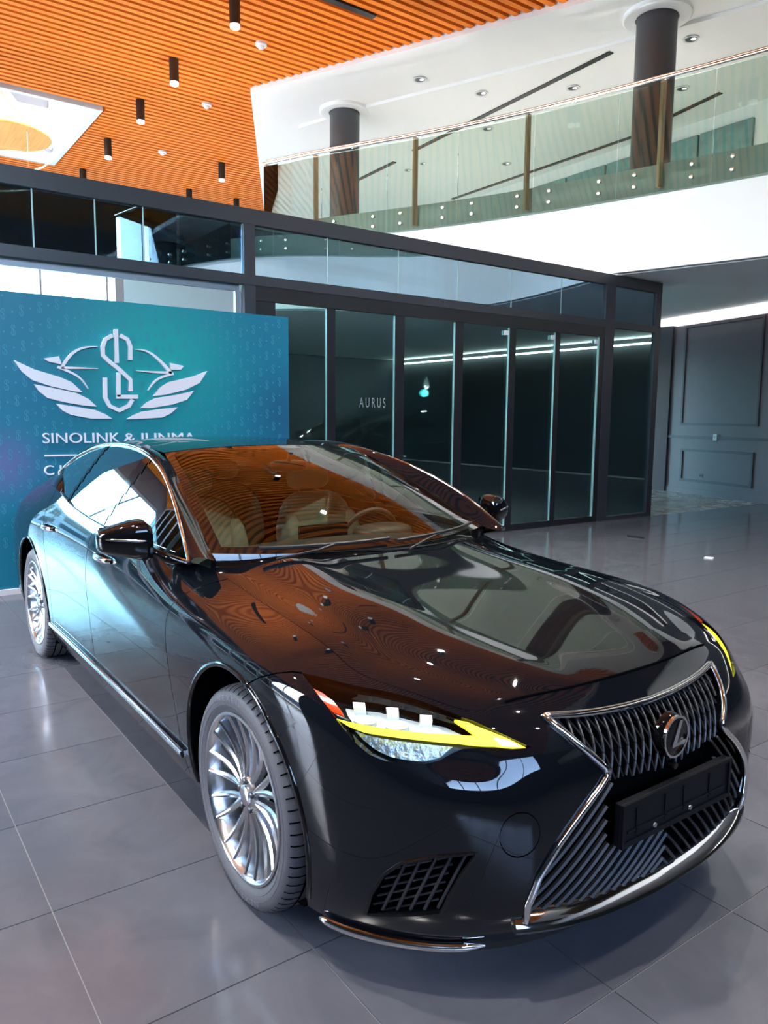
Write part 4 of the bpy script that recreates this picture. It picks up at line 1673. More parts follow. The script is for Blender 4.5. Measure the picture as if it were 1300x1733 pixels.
def side_tube(name, path, r, m, flat=None, up=None, n=8, label=None):
    for s_ in (-1, 1):
        P = np.asarray(path) * [1, -s_, 1] if s_ > 0 else np.asarray(path)
        o = MB().tube(P, r, n, flat=flat, up=up).build(name, m, car, smooth=50)
        if label:
            o['label'] = label


side_tube('window_arch_trim', arch_c + [0, -.004, 0], .007, M['chrome'], label='chrome strip over the side windows')
side_tube('belt_trim', belt_c + [0, -.004, 0], .010, M['chrome'], label='chrome strip along the window sill')
# sill strip
side_tube('sill_trim', [skin.ev(u_, 1.15) + np.array([0, -.012, 0]) for u_ in np.linspace(uv_xz(-.47, .31)[0], uv_xz(-2.63, .33)[0], 60)], .014, M['chrome'], label='bright strip low along the sill')
low = [(skin.ev(u_, 0.), skin.ev(u_, .0)) for u_ in np.linspace(0, NU, 10)]
# wheel-arch lips and wells
for cx, nm in ((0., 'f'), (-3.125, 'r')):
    ang = np.radians(np.arange(-22, 203, 5))
    lip = [skin.ev(*uv_xz(cx + .421 * math.cos(a), .378 + .421 * math.sin(a))) + np.array([0, .004, 0]) for a in ang]
    side_tube('arch_lip', lip, .011, M['gloss'])
    for s_ in (-1, 1):
        w = MB()
        V, F = [], []
        for a in np.radians(np.arange(-40, 221, 8)):
            for yy in (.93, .60):
                V.append((cx + .425 * math.cos(a), s_ * yy * (1 if yy < .9 else 1), .378 + .425 * math.sin(a)))
        n_ = len(V) // 2
        F = [(2 * i, 2 * i + 1, 2 * i + 3, 2 * i + 2) for i in range(n_ - 1)]
        F.append(tuple(2 * i + 1 for i in range(n_)))
        V = [(v[0], s_ * min(abs(v[1]), abs(skin.ev(*uv_xz(min(max(v[0], -4.1), .8), max(v[2], .2)))[1]) - .004) if abs(v[1]) > .9 else v[1], max(v[2], .17)) for v in V]
        w.add(V, F)
        w.build('wheel_well', M['cavity'], car)
# floor pan
MB().prism([(.72, -.45), (.52, -.68), (.42, -.78), (.38, -.60), (-.42, -.60), (-.43, -.86), (-2.68, -.86), (-2.69, -.6), (-3.56, -.6), (-3.57, -.85), (-4.0, -.8), (-4.2, -.5), (-4.2, .5), (-4.0, .8), (-3.57, .85), (-3.56, .6), (-2.69, .6), (-2.68, .86), (-.43, .86), (-.42, .60), (.38, .60), (.42, .78), (.52, .68), (.72, .45)], .19, .23).build('underbody', M['cavity'], car)

# --- cowl strip under the windscreen
def cowl(u, v):
    vv_ = v * 2 - 1
    A = hood(np.full_like(v, 1.0), vv_ * .995)
    B = wsf(np.zeros_like(v), v)
    k = 4 * u * (1 - u) * -.012
    o_ = A + (B - A) * u[..., None]
    o_[..., 2] += k - .003
    return o_


P, N, F = orient(*grid_mesh(cowl, 5, 60), (-.6, 0, .3))
mesh('cowl', P, F, M['gloss'], car, normals=N)


def tess(poly, step):
    """triangulate a (u,v) polygon"""
    D = dens(poly, step)
    n = len(D)
    A = np.array(D) * [SU, SV]
    lo, hi = A.min(0), A.max(0)
    gx = np.arange(lo[0], hi[0], step * 1.5)
    gy = np.arange(lo[1], hi[1], step * 1.5)
    G_ = np.array([(a, b) for a in gx for b in gy])
    if len(G_):
        G_ = G_[inside(A, G_)]
    if len(G_):
        G_ = G_[np.min(((G_[:, None] - A[None]) ** 2).sum(-1), 1) > (step * .6) ** 2]
    Q = np.vstack([A, G_]) if len(G_) else A
    r = delaunay_2d_cdt([Vector(q) for q in Q], [(i, (i + 1) % n) for i in range(n)], [], 0, 1e-7)
    V = np.array([q[:] for q in r[0]])
    F = [f for f in r[2]]
    c = np.array([V[list(f)].mean(0) for f in F])
    s_ = inside(A, c)
    F = [f for f, k in zip(F, s_) if k]
    return V / [SU, SV], F, D


def skin_pn(uv):
    uv = np.asarray(uv, float)
    P = skin.ev(uv[:, 0], uv[:, 1])
    N = skin.normal(np.clip(uv[:, 0], .002, NU), np.clip(uv[:, 1], .002, NV - .002)) * _out
    return P, N


def plate_on_skin(poly, d0, d1, step=.01):
    """solid plate following the skin between depths d0 (front) and d1 (back) below it: (V, F)"""
    V, F, D = tess(poly, step)
    P, N = skin_pn(V)
    f0 = F[0]
    if np.dot(np.cross(P[f0[1]] - P[f0[0]], P[f0[2]] - P[f0[0]]), N[f0[0]]) < 0:
        F = [tuple(f[::-1]) for f in F]
    a, b = P - N * d0, P - N * d1
    k = len(V)
    G_ = [tuple(f) for f in F] + [tuple(i + k for i in f[::-1]) for f in F]
    ed = {}
    for f in F:
        for i in range(3):
            ed[(f[i], f[(i + 1) % 3])] = 1
    for (i, j) in ed:
        if (j, i) not in ed:
            G_.append((j, i, i + k, j + k))
    return np.vstack([a, b]), G_


def mirrored(V, F, s_):
    V = np.asarray(V, float)
    if s_ < 0:
        return V, F
    return V * [1, -1, 1], [tuple(f[::-1]) for f in F]


def pair(name, VF, m, parents, smooth=None, label=None):
    out = []
    for s_, par in zip((-1, 1), parents):
        V, F = mirrored(*VF, s_)
        w = MB()
        w.add(V, F)
        o = w.build(name, m, par, smooth=smooth)
        if label:
            o['label'] = label
        out.append(o)
    return out


def uvs(P):
    return [uv_px(*q) for q in P]


# --- headlamps
P, N, F = region('lamp', 0.)
lensP, lensN, lensF = P, N, F
Pb, Nb, Fb = region('lamp', -.075)
lamps = emit('headlamp', Pb, Nb, Fb, M['lampblack'])
for o in lamps:
    o['label'] = 'headlamp with yellow daytime light'
D = dens(lamp, .012)
pl_, nl_ = skin_pn(D)
n_ = len(D)
rimV = np.vstack([pl_ - nl_ * .001, pl_ - nl_ * .078])
pair('lamp_bezel', (rimV, [(i, (i + 1) % n_, n_ + (i + 1) % n_, n_ + i) for i in range(n_)]), M['gloss'], lamps)
for s_, o in zip((-1, 1), lamps):
    p, n, f = half(lensP, lensN, lensF, s_)
    mesh('lens', p, f, M['lens'], o, normals=n)
drl_px = [(566, 1215), (588, 1220), (620, 1226), (672, 1234), (720, 1239), (760, 1241), (806, 1243), (790, 1229), (770, 1214), (792, 1218), (828, 1234), (864, 1249), (893, 1264), (880, 1265), (840, 1262), (780, 1258), (720, 1252), (660, 1245), (612, 1238), (588, 1229)]
pair('daytime_light', plate_on_skin(uvs(drl_px), .010, .022, .008), M['drl'], lamps, label='glowing yellow light guide')
pair('daytime_light_core', plate_on_skin(uvs([(836, 1247), (862, 1251), (884, 1262), (850, 1261)]), .0085, .0098, .006), M['drlwhite'], lamps, label='brightest tip of the light guide')
pair('amber_reflector', plate_on_skin(uvs([(530, 1162), (546, 1170), (564, 1184), (576, 1200), (578, 1208), (562, 1204), (549, 1190), (539, 1175)]), .008, .03, .008), M['amber'], lamps, label='orange red side reflector')
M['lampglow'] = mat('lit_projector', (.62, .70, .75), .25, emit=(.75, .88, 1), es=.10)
M['lampsilver'] = mat('silvered_housing', (.55, .62, .66), .35, .5)
M['vane'] = mat('lamp_vane', (.62, .70, .74), .16, .7, bump=(55, .9))
pair('lower_reflector', plate_on_skin(uvs([(590, 1236), (620, 1243), (670, 1250), (722, 1256), (770, 1261), (748, 1280), (720, 1288), (690, 1288), (655, 1284), (628, 1273), (605, 1255)]), .045, .06, .01), M['vane'], lamps, label='faceted lower reflector')
pair('upper_reflector', plate_on_skin(uvs([(582, 1178), (640, 1184), (700, 1200), (758, 1212), (795, 1236), (720, 1234), (640, 1224), (588, 1214)]), .05, .06, .01), M['lampsilver'], lamps)
pair('lamp_brow', plate_on_skin(uvs([(536, 1150), (600, 1165), (660, 1176), (720, 1194), (780, 1216), (758, 1210), (700, 1192), (640, 1177), (585, 1168)]), .006, .03, .01), M['gloss'], lamps)
for (cx, cy) in ((607, 1186), (664, 1195), (722, 1208)):
    pair('led_module', plate_on_skin(uvs([(cx - 11, cy - 5), (cx + 10, cy - 4), (cx + 11, cy + 6), (cx - 10, cy + 5)]), .016, .05, .006), M['lampled'], lamps, label='white led module')
    ring_ = [(cx + 6 + 22 * math.cos(a), cy + 22 + 11 * math.sin(a)) for a in np.linspace(0, 2 * PI, 14, endpoint=False)]
    pair('projector', plate_on_skin(uvs(ring_), .034, .05, .008), M['lampglow'], lamps)

# --- grille
gsel = inside(grille, ce) & ok
F = cf[gsel]
idx = np.unique(F)
mp = -np.ones(len(SP), int)
mp[idx] = np.arange(len(idx))
gb = [tuple(f) for f in mp[F]]
grl = emit('grille', SP[idx] - SNn[idx] * .075, SNn[idx], gb, M['cavity'], 'join')[0]
grl['label'] = 'black spindle grille with chrome surround'
GYs = np.linspace(-.60, 0, 25)
GZs = np.linspace(.22, .81, 30)
GXt = np.zeros((25, 30))
GUt = np.zeros((25, 30, 2))
for i, yy in enumerate(GYs):
    for j, zz in enumerate(GZs):
        q = uv_yz(yy, zz)
        GUt[i, j] = q
        GXt[i, j] = skin.ev(*q)[0]


def front_x(y, z):
    a = np.clip((-abs(y) + .60) / .60 * 24, 0, 23.999)
    b = np.clip((z - .22) / .59 * 29, 0, 28.999)
    i, j = int(a), int(b)
    f, g_ = a - i, b - j
    w_ = ((1 - f) * (1 - g_), f * (1 - g_), (1 - f) * g_, f * g_)
    T = GXt
    return w_[0] * T[i, j] + w_[1] * T[i + 1, j] + w_[2] * T[i, j + 1] + w_[3] * T[i + 1, j + 1]


gyz = np.array([skin.ev(*q)[[1, 2]] for q in dens(grille_edge, .012, False)])
gpoly = np.vstack([gyz, [[.2, gyz[-1, 1]], [.2, gyz[0, 1]]]])


def in_grille(y, z):
    return inside(gpoly, np.array([[-abs(y), z]]))[0]


def clip_line(p0, p1, n=26, test=lambda y, z: True):
    runs, cur = [], []
    T_ = np.linspace(0, 1, n)
    Q = np.stack([p0[0] + (p1[0] - p0[0]) * T_, p0[1] + (p1[1] - p0[1]) * T_], 1)
    okp = inside(gpoly, np.stack([-np.abs(Q[:, 0]), Q[:, 1]], 1))
    for (y, z), k_ in zip(Q, okp):
        if k_ and test(y, z):
            cur.append((y, z))
        elif cur:
            runs.append(cur)
            cur = []
    if cur:
        runs.append(cur)
    return [r for r in runs if len(r) > 2]


split = lambda y: .585 + .10 * min(abs(y), .33)
up_bars = MB()
for k in range(-20, 21):
    for sgn in (-1, 1):
        y0 = k * .032
        for r in clip_line((y0 - sgn * .045, .81), (y0 + sgn * .045, .56), 30, lambda y, z: z > split(y)):
            up_bars.tube([(front_x(y, z) - .022, y, z) for y, z in r], .0029, 5, flat=(1.5, .9), up=(1, 0, 0))
o = up_bars.build('grille_mesh', M['bargloss'], grl, smooth=40)
o['kind'] = 'stuff'
for sgn in (-1, 1):
    for k in range(22):
        c0 = .985 - k * .040
        # line z = c0 + m*(|y|)*-1 : falls outwards
        a, b = (0.0, c0), (.62, c0 - .62 * .92)
        for r in clip_line((sgn * a[0], a[1]), (sgn * b[0], b[1]), 60, lambda y, z: z < split(y) - .004 and not (abs(y) < .26 and .436 < z < .566)):
            if len(r) > 3:
                MB().tube([(front_x(y, z) - .024, y, z) for y, z in r], .0055, 5, flat=(1.5, .8), up=(1, 0, 0)).build('grille_bar', M['lowbar'], grl, smooth=40)
# inner wall of the opening
D = dens(grille_edge, .012, False)
pg, ng = skin_pn(D)
ng = ng.copy()
n_ = len(D)
Vw = np.vstack([pg, pg - ng * .078])
Fw = [(i, i + 1, n_ + i + 1, n_ + i) for i in range(n_ - 1)]
w = MB()
for s_ in (-1, 1):
    w.add(*mirrored(Vw, Fw, s_))
w.build('grille_shroud', M['gloss'], grl)
# chrome surround, both halves in one loop
full = np.vstack([pg, (pg * [1, -1, 1])[::-1][1:-1]])
fn_ = np.vstack([ng, (ng * [1, -1, 1])[::-1][1:-1]])
zt = full[:, 2]
rad = np.where(zt > .76, .0115, np.where(zt < .30, .012, .0105))
for _ in range(6):
    rad = (np.roll(rad, 1) + rad * 2 + np.roll(rad, -1)) / 4
w = MB()
K = len(full)
Tt = np.roll(full, -1, 0) - np.roll(full, 1, 0)
Tt /= np.linalg.norm(Tt, axis=1)[:, None]
V, F = [], []
ns = 8
for i in range(K):
    B = np.cross(fn_[i], Tt[i])
    for q in range(ns):
        a = 2 * PI * q / ns
        V.append(full[i] + fn_[i] * (.010 * math.cos(a) + .002) + B * rad[i] * math.sin(a))
for i in range(K):
    j = (i + 1) % K
    for q in range(ns):
        F.append((i * ns + q, i * ns + (q + 1) % ns, j * ns + (q + 1) % ns, j * ns + q))
w.add(V, F)
w.build('grille_surround', M['chrome'], grl, smooth=60)['label'] = 'chrome spindle outline'

# broad chrome blade along the bottom of the grille
ys_ = np.linspace(-.543, .543, 61)
V, F = [], []
ctr = []
for y in ys_:
    a = abs(y) / .565
    zc_ = .247 + .03 * a * a
    ctr.append((front_x(y, zc_), zc_))
for y, (x_, zc_) in zip(ys_, ctr):
    a = abs(y) / .565
    k_ = 1.
    nx, ny = (.97, -.0) if a < .01 else (math.cos(a * .62), math.sin(a * .62) * np.sign(y))
    for dn, dz in ((-.03, .028), (-.004, .022), (.022, -.002), (.026, -.012), (.014, -.026), (-.03, -.028)):
        V.append((x_ + nx * dn * k_, y + ny * dn * k_ * .6, zc_ + dz * k_))
F = [(i * 6 + q, i * 6 + q + 1, i * 6 + q + 7, i * 6 + q + 6) for i in range(60) for q in range(5)]
F += [tuple(range(6)), tuple(360 + q for q in range(6))]
MB().add(V, F).build('lower_blade', M['chrome'], grl, smooth=35)['label'] = 'broad chrome blade under the grille'

# emblem
ez = .688
exx = front_x(0, ez) + .004
em = MB().lathe([(0, .012), (.05, .012), (.0555, .010), (.0585, .0), (.0585, -.02)], 40, ax='x').build('emblem', M['gloss'], grl, smooth=35)
em.location = (exx, 0, ez)
em.scale = (1, 1.05, 1.12)
em['label'] = 'round emblem with a chrome letter in an oval'


def oval(r0, r1, d0, d1):
    w_ = MB()
    for a0 in range(48):
        a, b = 2 * PI * a0 / 48, 2 * PI * (a0 + 1) / 48
        w_.add([(d, r * 1.05 * math.cos(t_), r * 1.12 * math.sin(t_)) for t_ in (a, b) for r in (r0, r1) for d in (d0, d1)], [(1, 3, 7, 5), (0, 1, 5, 4), (2, 6, 7, 3), (0, 4, 6, 2)])
    return w_


for w_, nm in ((oval(.050, .056, .006, .0165), 'emblem_ring'), (MB().prism([(.012, .046), (.026, .046), (.002, -.022), (.046, -.016), (.044, -.028), (-.018, -.030), (-.018, -.022)], .010, .0165, lambda a, b, c: (c, a, b)), 'emblem_letter')):
    o = w_.build(nm, M['chrome'], grl)
    o.location = (exx, 0, ez)
# parking camera under the emblem
MB().lathe([(0, .016), (.010, .014), (.014, .0), (.014, -.03)], 16, ax='x', c=(front_x(0, .60) - .012, 0, .60)).build('front_camera', M['gloss'], grl, smooth=40)

# plate holder
PXp, PZ = .985, .503
ph = MB().box(PXp - .03, PXp - .006, -.263, .263, PZ - .062, PZ + .062).build('plate_holder', M['plate'], car, bevel=.004)
ph['label'] = 'black empty plate holder'
w = MB()
for a in ((-.263, .263, .052, .062), (-.263, .263, -.062, -.050), (-.263, -.252, -.05, .052), (.252, .263, -.05, .052)):
    w.box(PXp - .008, PXp, a[0], a[1], PZ + a[2], PZ + a[3])
w.build('holder_rim', M['plate'], ph)
for y0, y1, z0, z1 in ((-.20, -.194, -.034, .038), (-.07, -.064, -.034, .038), (.02, .026, -.034, .038), (.15, .156, -.034, .038), (-.235, .235, -.026, -.020)):
    MB().box(PXp - .006, PXp - .003, y0, y1, PZ + z0, PZ + z1).build('embossed_rib', M['plate'], ph)
for yy in (-.11, .06):
    MB().lathe([(0, .004), (.007, .003), (.009, 0)], 12, ax='x', c=(PXp - .006, yy, PZ - .04)).build('screw', M['steel'], ph, smooth=40)

# --- side vents of the bumper
vents = emit('bumper_vent', *region('fog_vent', -.05), M['cavity'])
for o in vents:
    o['label'] = 'slatted air vent in the bumper corner'
D = dens(vent_f, .012)
pv_, nv_ = skin_pn(D)
n_ = len(D)
pair('vent_shroud', (np.vstack([pv_ + nv_ * .001, pv_ - nv_ * .052]), [(i, (i + 1) % n_, n_ + (i + 1) % n_, n_ + i) for i in range(n_)]), M['gloss'], vents)
w = MB().tube(pv_ + nv_ * .001, .005, 6, closed=True)
pair('vent_frame', (w.v, w.f), M['gloss'], vents, smooth=50)


def skin_line(a, b, depth, n=10):
    uvl = [uv_px(a[0] + (b[0] - a[0]) * t_, a[1] + (b[1] - a[1]) * t_) for t_ in np.linspace(0, 1, n)]
    P_, N_ = skin_pn(uvl)
    return P_ - N_ * depth


for a, b in (((689, 1456), (646, 1543)), ((713, 1453), (671, 1543)), ((739, 1452), (694, 1543)), ((765, 1450), (718, 1543)), ((789, 1449), (741, 1540))):
    w = MB().tube(skin_line(a, b, .008), .0045, 6)
    pair('vent_blade', (w.v, w.f), M['bargloss'], vents, smooth=50)
for k in range(6):
    y0 = 1473 + 15 * k
    x0 = 655 - k * 6.5
    x1 = 772 - k * 6
    w = MB().tube(skin_line((x0, y0 + 4), (x1, y0 - 20), .014), .0028, 5)
    pair('vent_cross_bar', (w.v, w.f), M['bargloss'], vents, smooth=50)

# --- chin strips, low lip
ch_px = [(545, 1549), (575, 1564), (610, 1577), (650, 1587), (700, 1594), (760, 1596), (820, 1592)]
P_, N_ = skin_pn(uvs(ch_px))
chn = spl(P_, 40)
chN = spl(N_, 40)
for s_ in (-1, 1):
    w = MB()
    w.tube(chn + chN * .012, np.interp(np.linspace(0, 1, 40), [0, .04, .3, .9, 1], [.003, .011, .013, .012, .003]), 8, flat=(1.05, .8), up=(0, 0, 1))
    V, F = mirrored(w.v, w.f, s_)
    o = MB().add(V, F).build('chin_strip', M['chrome'], car, smooth=50)
    o['label'] = 'chrome strip at the bumper corner'
lipu = np.linspace(0, 5.2, 60)
lp = np.array([skin.ev(u_, 0.) for u_ in lipu])
V, F = [], []
for q in lp:
    V += [q, q + np.array([-.02, 0, -.035]), q + np.array([-.12, np.sign(-q[1]) * .05 if abs(q[1]) > .3 else 0, -.02])]
F = [(3 * i + k, 3 * i + 3 + k, 3 * i + 4 + k, 3 * i + 1 + k) for i in range(59) for k in range(2)]
w = MB()
for s_ in (-1, 1):
    w.add(*mirrored(V, F, s_))
w.build('front_lip', M['plastic'], car, smooth=40)

# shut line between hood and nose
gpts = [skin.ev(u_, 5.985) + np.array([.001, 0, .0015]) for u_ in np.linspace(0, 2.05, 24)]
full_g = np.array([q * [1, -1, 1] for q in gpts[::-1]] + gpts[1:])
MB().tube(full_g, .0035, 6).build('hood_gap', M['cavity'], car)

# --- wheels
def make_wheel(name, loc, flip, label):
    root = bpy.data.objects.new(name, None)
    COL.objects.link(root)
    root.parent = car
    root.location = loc
    root.rotation_euler = (0, 0, PI if flip else 0)
    root['label'] = label
    return root


tyre_p = [(.268, -.098), (.279, -.112), (.300, -.1215), (.322, -.1225), (.340, -.117), (.352, -.106), (.3585, -.090), (.3615, -.06), (.362, 0), (.3615, .06), (.3585, .09), (.34, .117), (.30, .1215), (.268, .098)]
parts = []


def wp(mb, name, m, smooth=40):
    o = mb.build(name, m, None, smooth=smooth)
    parts.append(o)
    return o


wp(MB().lathe(tyre_p, 72, ax='y', closed=True), 'tyre', M['rubber'], 50)
tg = MB()
for k in range(64):
    a = 2 * PI * k / 64
    ca, sa = math.cos(a), math.sin(a)
    for (r0, y0), (r1, y1) in (((.345, -.1158), (.3535, -.1062)), ((.3535, -.1062), (.3598, -.090)), ((.3598, -.090), (.3629, -.058))):
        hw = .0024
        V = []
        for r, y in ((r0, y0), (r1, y1)):
            for s_ in (-1, 1):
                V.append((r * ca - s_ * hw * sa, y - .0006, r * sa + s_ * hw * ca))
        tg.add(V, [(0, 1, 3, 2)])
for yy in (-.062, -.022, .022, .062):
    for k in range(72):
        a, b = 2 * PI * k / 72, 2 * PI * (k + 1) / 72
        tg.add([(.3626 * math.cos(t_), yy + d, .3626 * math.sin(t_)) for t_ in (a, b) for d in (-.004, .004)], [(0, 1, 3, 2)])
o = wp(tg, 'tread_groove', M['cavity'], None)
o['kind'] = 'stuff'
rg_ = MB()
for r in (.300, .318):
    rg_.tube([(r * math.cos(a), -.1225 if r > .31 else -.1213, r * math.sin(a)) for a in np.linspace(0, 2 * PI, 72, endpoint=False)], .0012, 5, closed=True)
wp(rg_, 'sidewall_rib', M['rubber'])
tx = MB()
for rep in (PI / 2 + .42, -PI / 2 + .42):
    for k, ch_ in enumerate('NEXEN'):
        Vt, Ft = text_mesh(ch_, .036)
        a = rep - k * .115
        c_, s__ = math.cos(a), math.sin(a)
        xm = Vt[:, 0].mean()
        V = []
        for v in Vt:
            rr = .318 + v[1] * .75 - .004
            tt = (v[0] - xm) * 1.1
            V.append((rr * c_ + tt * s__, -.1236 + .0006 * 0, rr * s__ - tt * c_))
        tx.add(V, [f[::-1] for f in Ft])
wp(tx, 'tyre_lettering', M['rubbertext'], None)['kind'] = 'stuff'
wp(MB().lathe([(.262, .09), (.268, -.098), (.277, -.112), (.276, -.1165), (.268, -.1175), (.262, -.112), (.254, -.09), (.248, -.02), (.246, .09)], 72, ax='y', closed=True), 'rim', M['rim'], 30)
sm = MB()
rs = np.linspace(.052, .258, 12)
tt = (rs - rs[0]) / (rs[-1] - rs[0])
spoke_meshes = []
for which in (-1, 1):
    sm = MB()
    V, F = [], []
    for r, t_ in zip(rs, tt):
        ang_ = which * (.055 + .085 * t_ ** .7 + .025 * math.sin(PI * t_))
        yc = -.088 - .024 * t_ ** 1.6 + .012 * math.sin(PI * t_)
        wd_ = .0105 * (1 - t_) + .0085 * t_ + .004 * math.sin(PI * t_)
        dep = .026 + .012 * t_
        prof = [(-1, dep), (-.85, .006), (-.25, 0), (.25, 0), (.85, .006), (1, dep)]
        for a_, d_ in prof:
            w_ = a_ * wd_
            V.append((r * math.cos(ang_) - w_ * math.sin(ang_), yc + d_, r * math.sin(ang_) + w_ * math.cos(ang_)))
    n_ = 6
    for i in range(len(rs) - 1):
        for q in range(n_ - 1):
            F.append((i * n_ + q, i * n_ + q + 1, (i + 1) * n_ + q + 1, (i + 1) * n_ + q))
    F += [tuple(range(n_)), tuple((len(rs) - 1) * n_ + q for q in range(n_))]
    sm.add(V, F)
    for k in range(10):
        if k == 0:
            o0 = wp(sm, 'spoke', M['rim'], 35)
            o = o0
        else:
            o = o0.copy()
            COL.objects.link(o)
            parts.append(o)
        o.rotation_euler = (0, 2 * PI * k / 10 + .1, 0)
wp(MB().lathe([(.062, -.04), (.062, -.080), (.056, -.090), (.034, -.092), (.033, -.098), (.026, -.1015), (0, -.1025)], 40, ax='y'), 'hub', M['rim'], 30)
for k in range(5):
    a = 2 * PI * k / 5 + .4
    wp(MB().lathe([(.0105, -.07), (.0105, -.0965), (.006, -.099), (0, -.097)], 10, ax='y', c=(.0475 * math.cos(a), 0, .0475 * math.sin(a))), 'lug_nut', M['rimdark'], 30)
wp(MB().lathe([(.06, -.01), (.178, -.01), (.18, -.004), (.18, .012), (.178, .018), (.06, .018)], 48, ax='y', closed=True), 'brake_disc', M['disc_'], 30)
wp(MB().lathe([(.0, .06), (.255, .06), (.255, .075), (0, .075)], 36, ax='y'), 'backing', M['cavity'], 30)
for nm, x, flip, lab in (('front_wheel', 0., 0, 'front wheel on the near side'), ('rear_wheel', -3.125, 0, 'rear wheel on the near side'), ('front_wheel', 0., 1, 'front wheel on the far side'), ('rear_wheel', -3.125, 1, 'rear wheel on the far side')):
    root = make_wheel(nm, (x, .806 if flip else -.806, WR), flip, lab)
    for o in parts:
        if nm == 'front_wheel' and not flip:
            c_ = o
        else:
            c_ = o.copy()
            COL.objects.link(c_)
        c_.parent = root
        if nm == 'rear_wheel':
            pass

# --- door mirrors
def loft(sections, n=20, e=2.6):
    """sections: (centre xyz, half x, half z) stacked along y; superellipse rings"""
    V, F = [], []
    for (c_, hx, hz) in sections:
        for q in range(n):
            a = 2 * PI * q / n
            ca, sa = math.cos(a), math.sin(a)
            V.append((c_[0] + hx * np.sign(ca) * abs(ca) ** (2 / e), c_[1], c_[2] + hz * np.sign(sa) * abs(sa) ** (2 / e)))
    k = len(sections)
    for i in range(k - 1):
        for q in range(n):
            F.append((i * n + q, i * n + (q + 1) % n, (i + 1) * n + (q + 1) % n, (i + 1) * n + q))
    F += [tuple(range(n)), tuple((k - 1) * n + q for q in range(n))[::-1]]
    return V, F


mi = un(250, 913, 'y', -.925)
mo = un(163, 912, 'y', -1.105)
msec = []
for t_, hx, hz, dz in ((-.02, .050, .045, -.022), (.0, .068, .068, -.006), (.12, .078, .082, .0), (.35, .078, .074, -.001), (.6, .072, .061, -.004), (.82, .062, .049, -.008), (.95, .050, .040, -.010), (1.0, .036, .026, -.011)):
    c_ = mi + (mo - mi) * t_
    msec.append(((c_[0], c_[1], c_[2] + dz), hx, hz))
mv = loft(msec, 24, 3.6)
mirrors = pair('door_mirror', mv, M['gloss'], (car, car), smooth=60, label='black door mirror')
gs_ = MB()
V = []
n_ = 20
for t_, hz in ((.06, .058), (.35, .058), (.6, .048), (.85, .034)):
    c_ = mi + (mo - mi) * t_
    V += [(c_[0] - .080 + .012 * t_, c_[1], c_[2] - hz), (c_[0] - .080 + .012 * t_, c_[1], c_[2] + hz)]
gs_.add(V, [(2 * i, 2 * i + 1, 2 * i + 3, 2 * i + 2) for i in range(3)])
pair('mirror_glass', (gs_.v, gs_.f), M['mirror'], mirrors)
arm0 = mi + np.array([0.0, .03, -.055])
arm1 = np.array([-.74, -.80, 1.01])
w = MB().tube(spl([mi + (mo - mi) * .2 + np.array([0, 0, -.05]), arm0, (arm0 + arm1) / 2 + np.array([0, 0, -.012]), arm1], 14), np.interp(np.linspace(0, 1, 14), [0, .3, 1], [.02, .024, .024]), 10, flat=(.8, 1.3))
pair('mirror_arm', (w.v, w.f), M['gloss'], mirrors, smooth=60)
w = MB().tube([mi + (mo - mi) * t_ + np.array([.079 - .028 * t_ ** 2, 0, .004]) for t_ in np.linspace(.15, .9, 14)], np.interp(np.linspace(0, 1, 14), [0, .1, .9, 1], [.002, .006, .005, .002]), 8)
pair('turn_signal', (w.v, w.f), M['lampchrome'], mirrors, smooth=50)

# --- door handles
for x, z in ((-1.50, .915), (-2.62, .925)):
    path = []
    for t_ in np.linspace(0, 1, 14):
        p = skin.ev(*uv_xz(x + .115 - .23 * t_, z + .004 * math.sin(PI * t_)))
        path.append(p + np.array([0, -.004 - .030 * math.sin(PI * t_) ** .5, 0]))
    w = MB().tube(path, np.interp(np.linspace(0, 1, 14), [0, .1, .9, 1], [.008, .0135, .0135, .008]), 10, flat=(1.15, .7), up=(0, 0, 1))
    hd = pair('door_handle', (w.v, w.f), M['chrome'], (car, car), smooth=60, label='chrome door handle')
    cup = [uv_xz(x + .075 * math.cos(a), z + .042 * math.sin(a)) for a in np.linspace(0, 2 * PI, 20, endpoint=False)]
    pair('handle_recess', plate_on_skin(cup, -.0008, .004, .012), M['gloss'], hd)

# --- interior
def blob(c, h, e=3.2, n=20, rot=0.):
    """rounded box: centre, half sizes; rot leans it about y"""
    V, F = [], []
    m_ = n // 2 + 1
    for i in range(m_):
        ph_ = -PI / 2 + PI * i / (m_ - 1)
        for j in range(n):
            th = 2 * PI * j / n
            f = lambda a: np.sign(a) * abs(a) ** (2 / e)
            x_, y_, z_ = h[0] * f(math.cos(ph_)) * f(math.cos(th)), h[1] * f(math.cos(ph_)) * f(math.sin(th)), h[2] * f(math.sin(ph_))
            V.append((c[0] + x_ * math.cos(rot) + z_ * math.sin(rot), c[1] + y_, c[2] - x_ * math.sin(rot) + z_ * math.cos(rot)))
    for i in range(m_ - 1):
        for j in range(n):
            F.append((i * n + j, i * n + (j + 1) % n, (i + 1) * n + (j + 1) % n, (i + 1) * n + j))
    return MB().add(V, F)


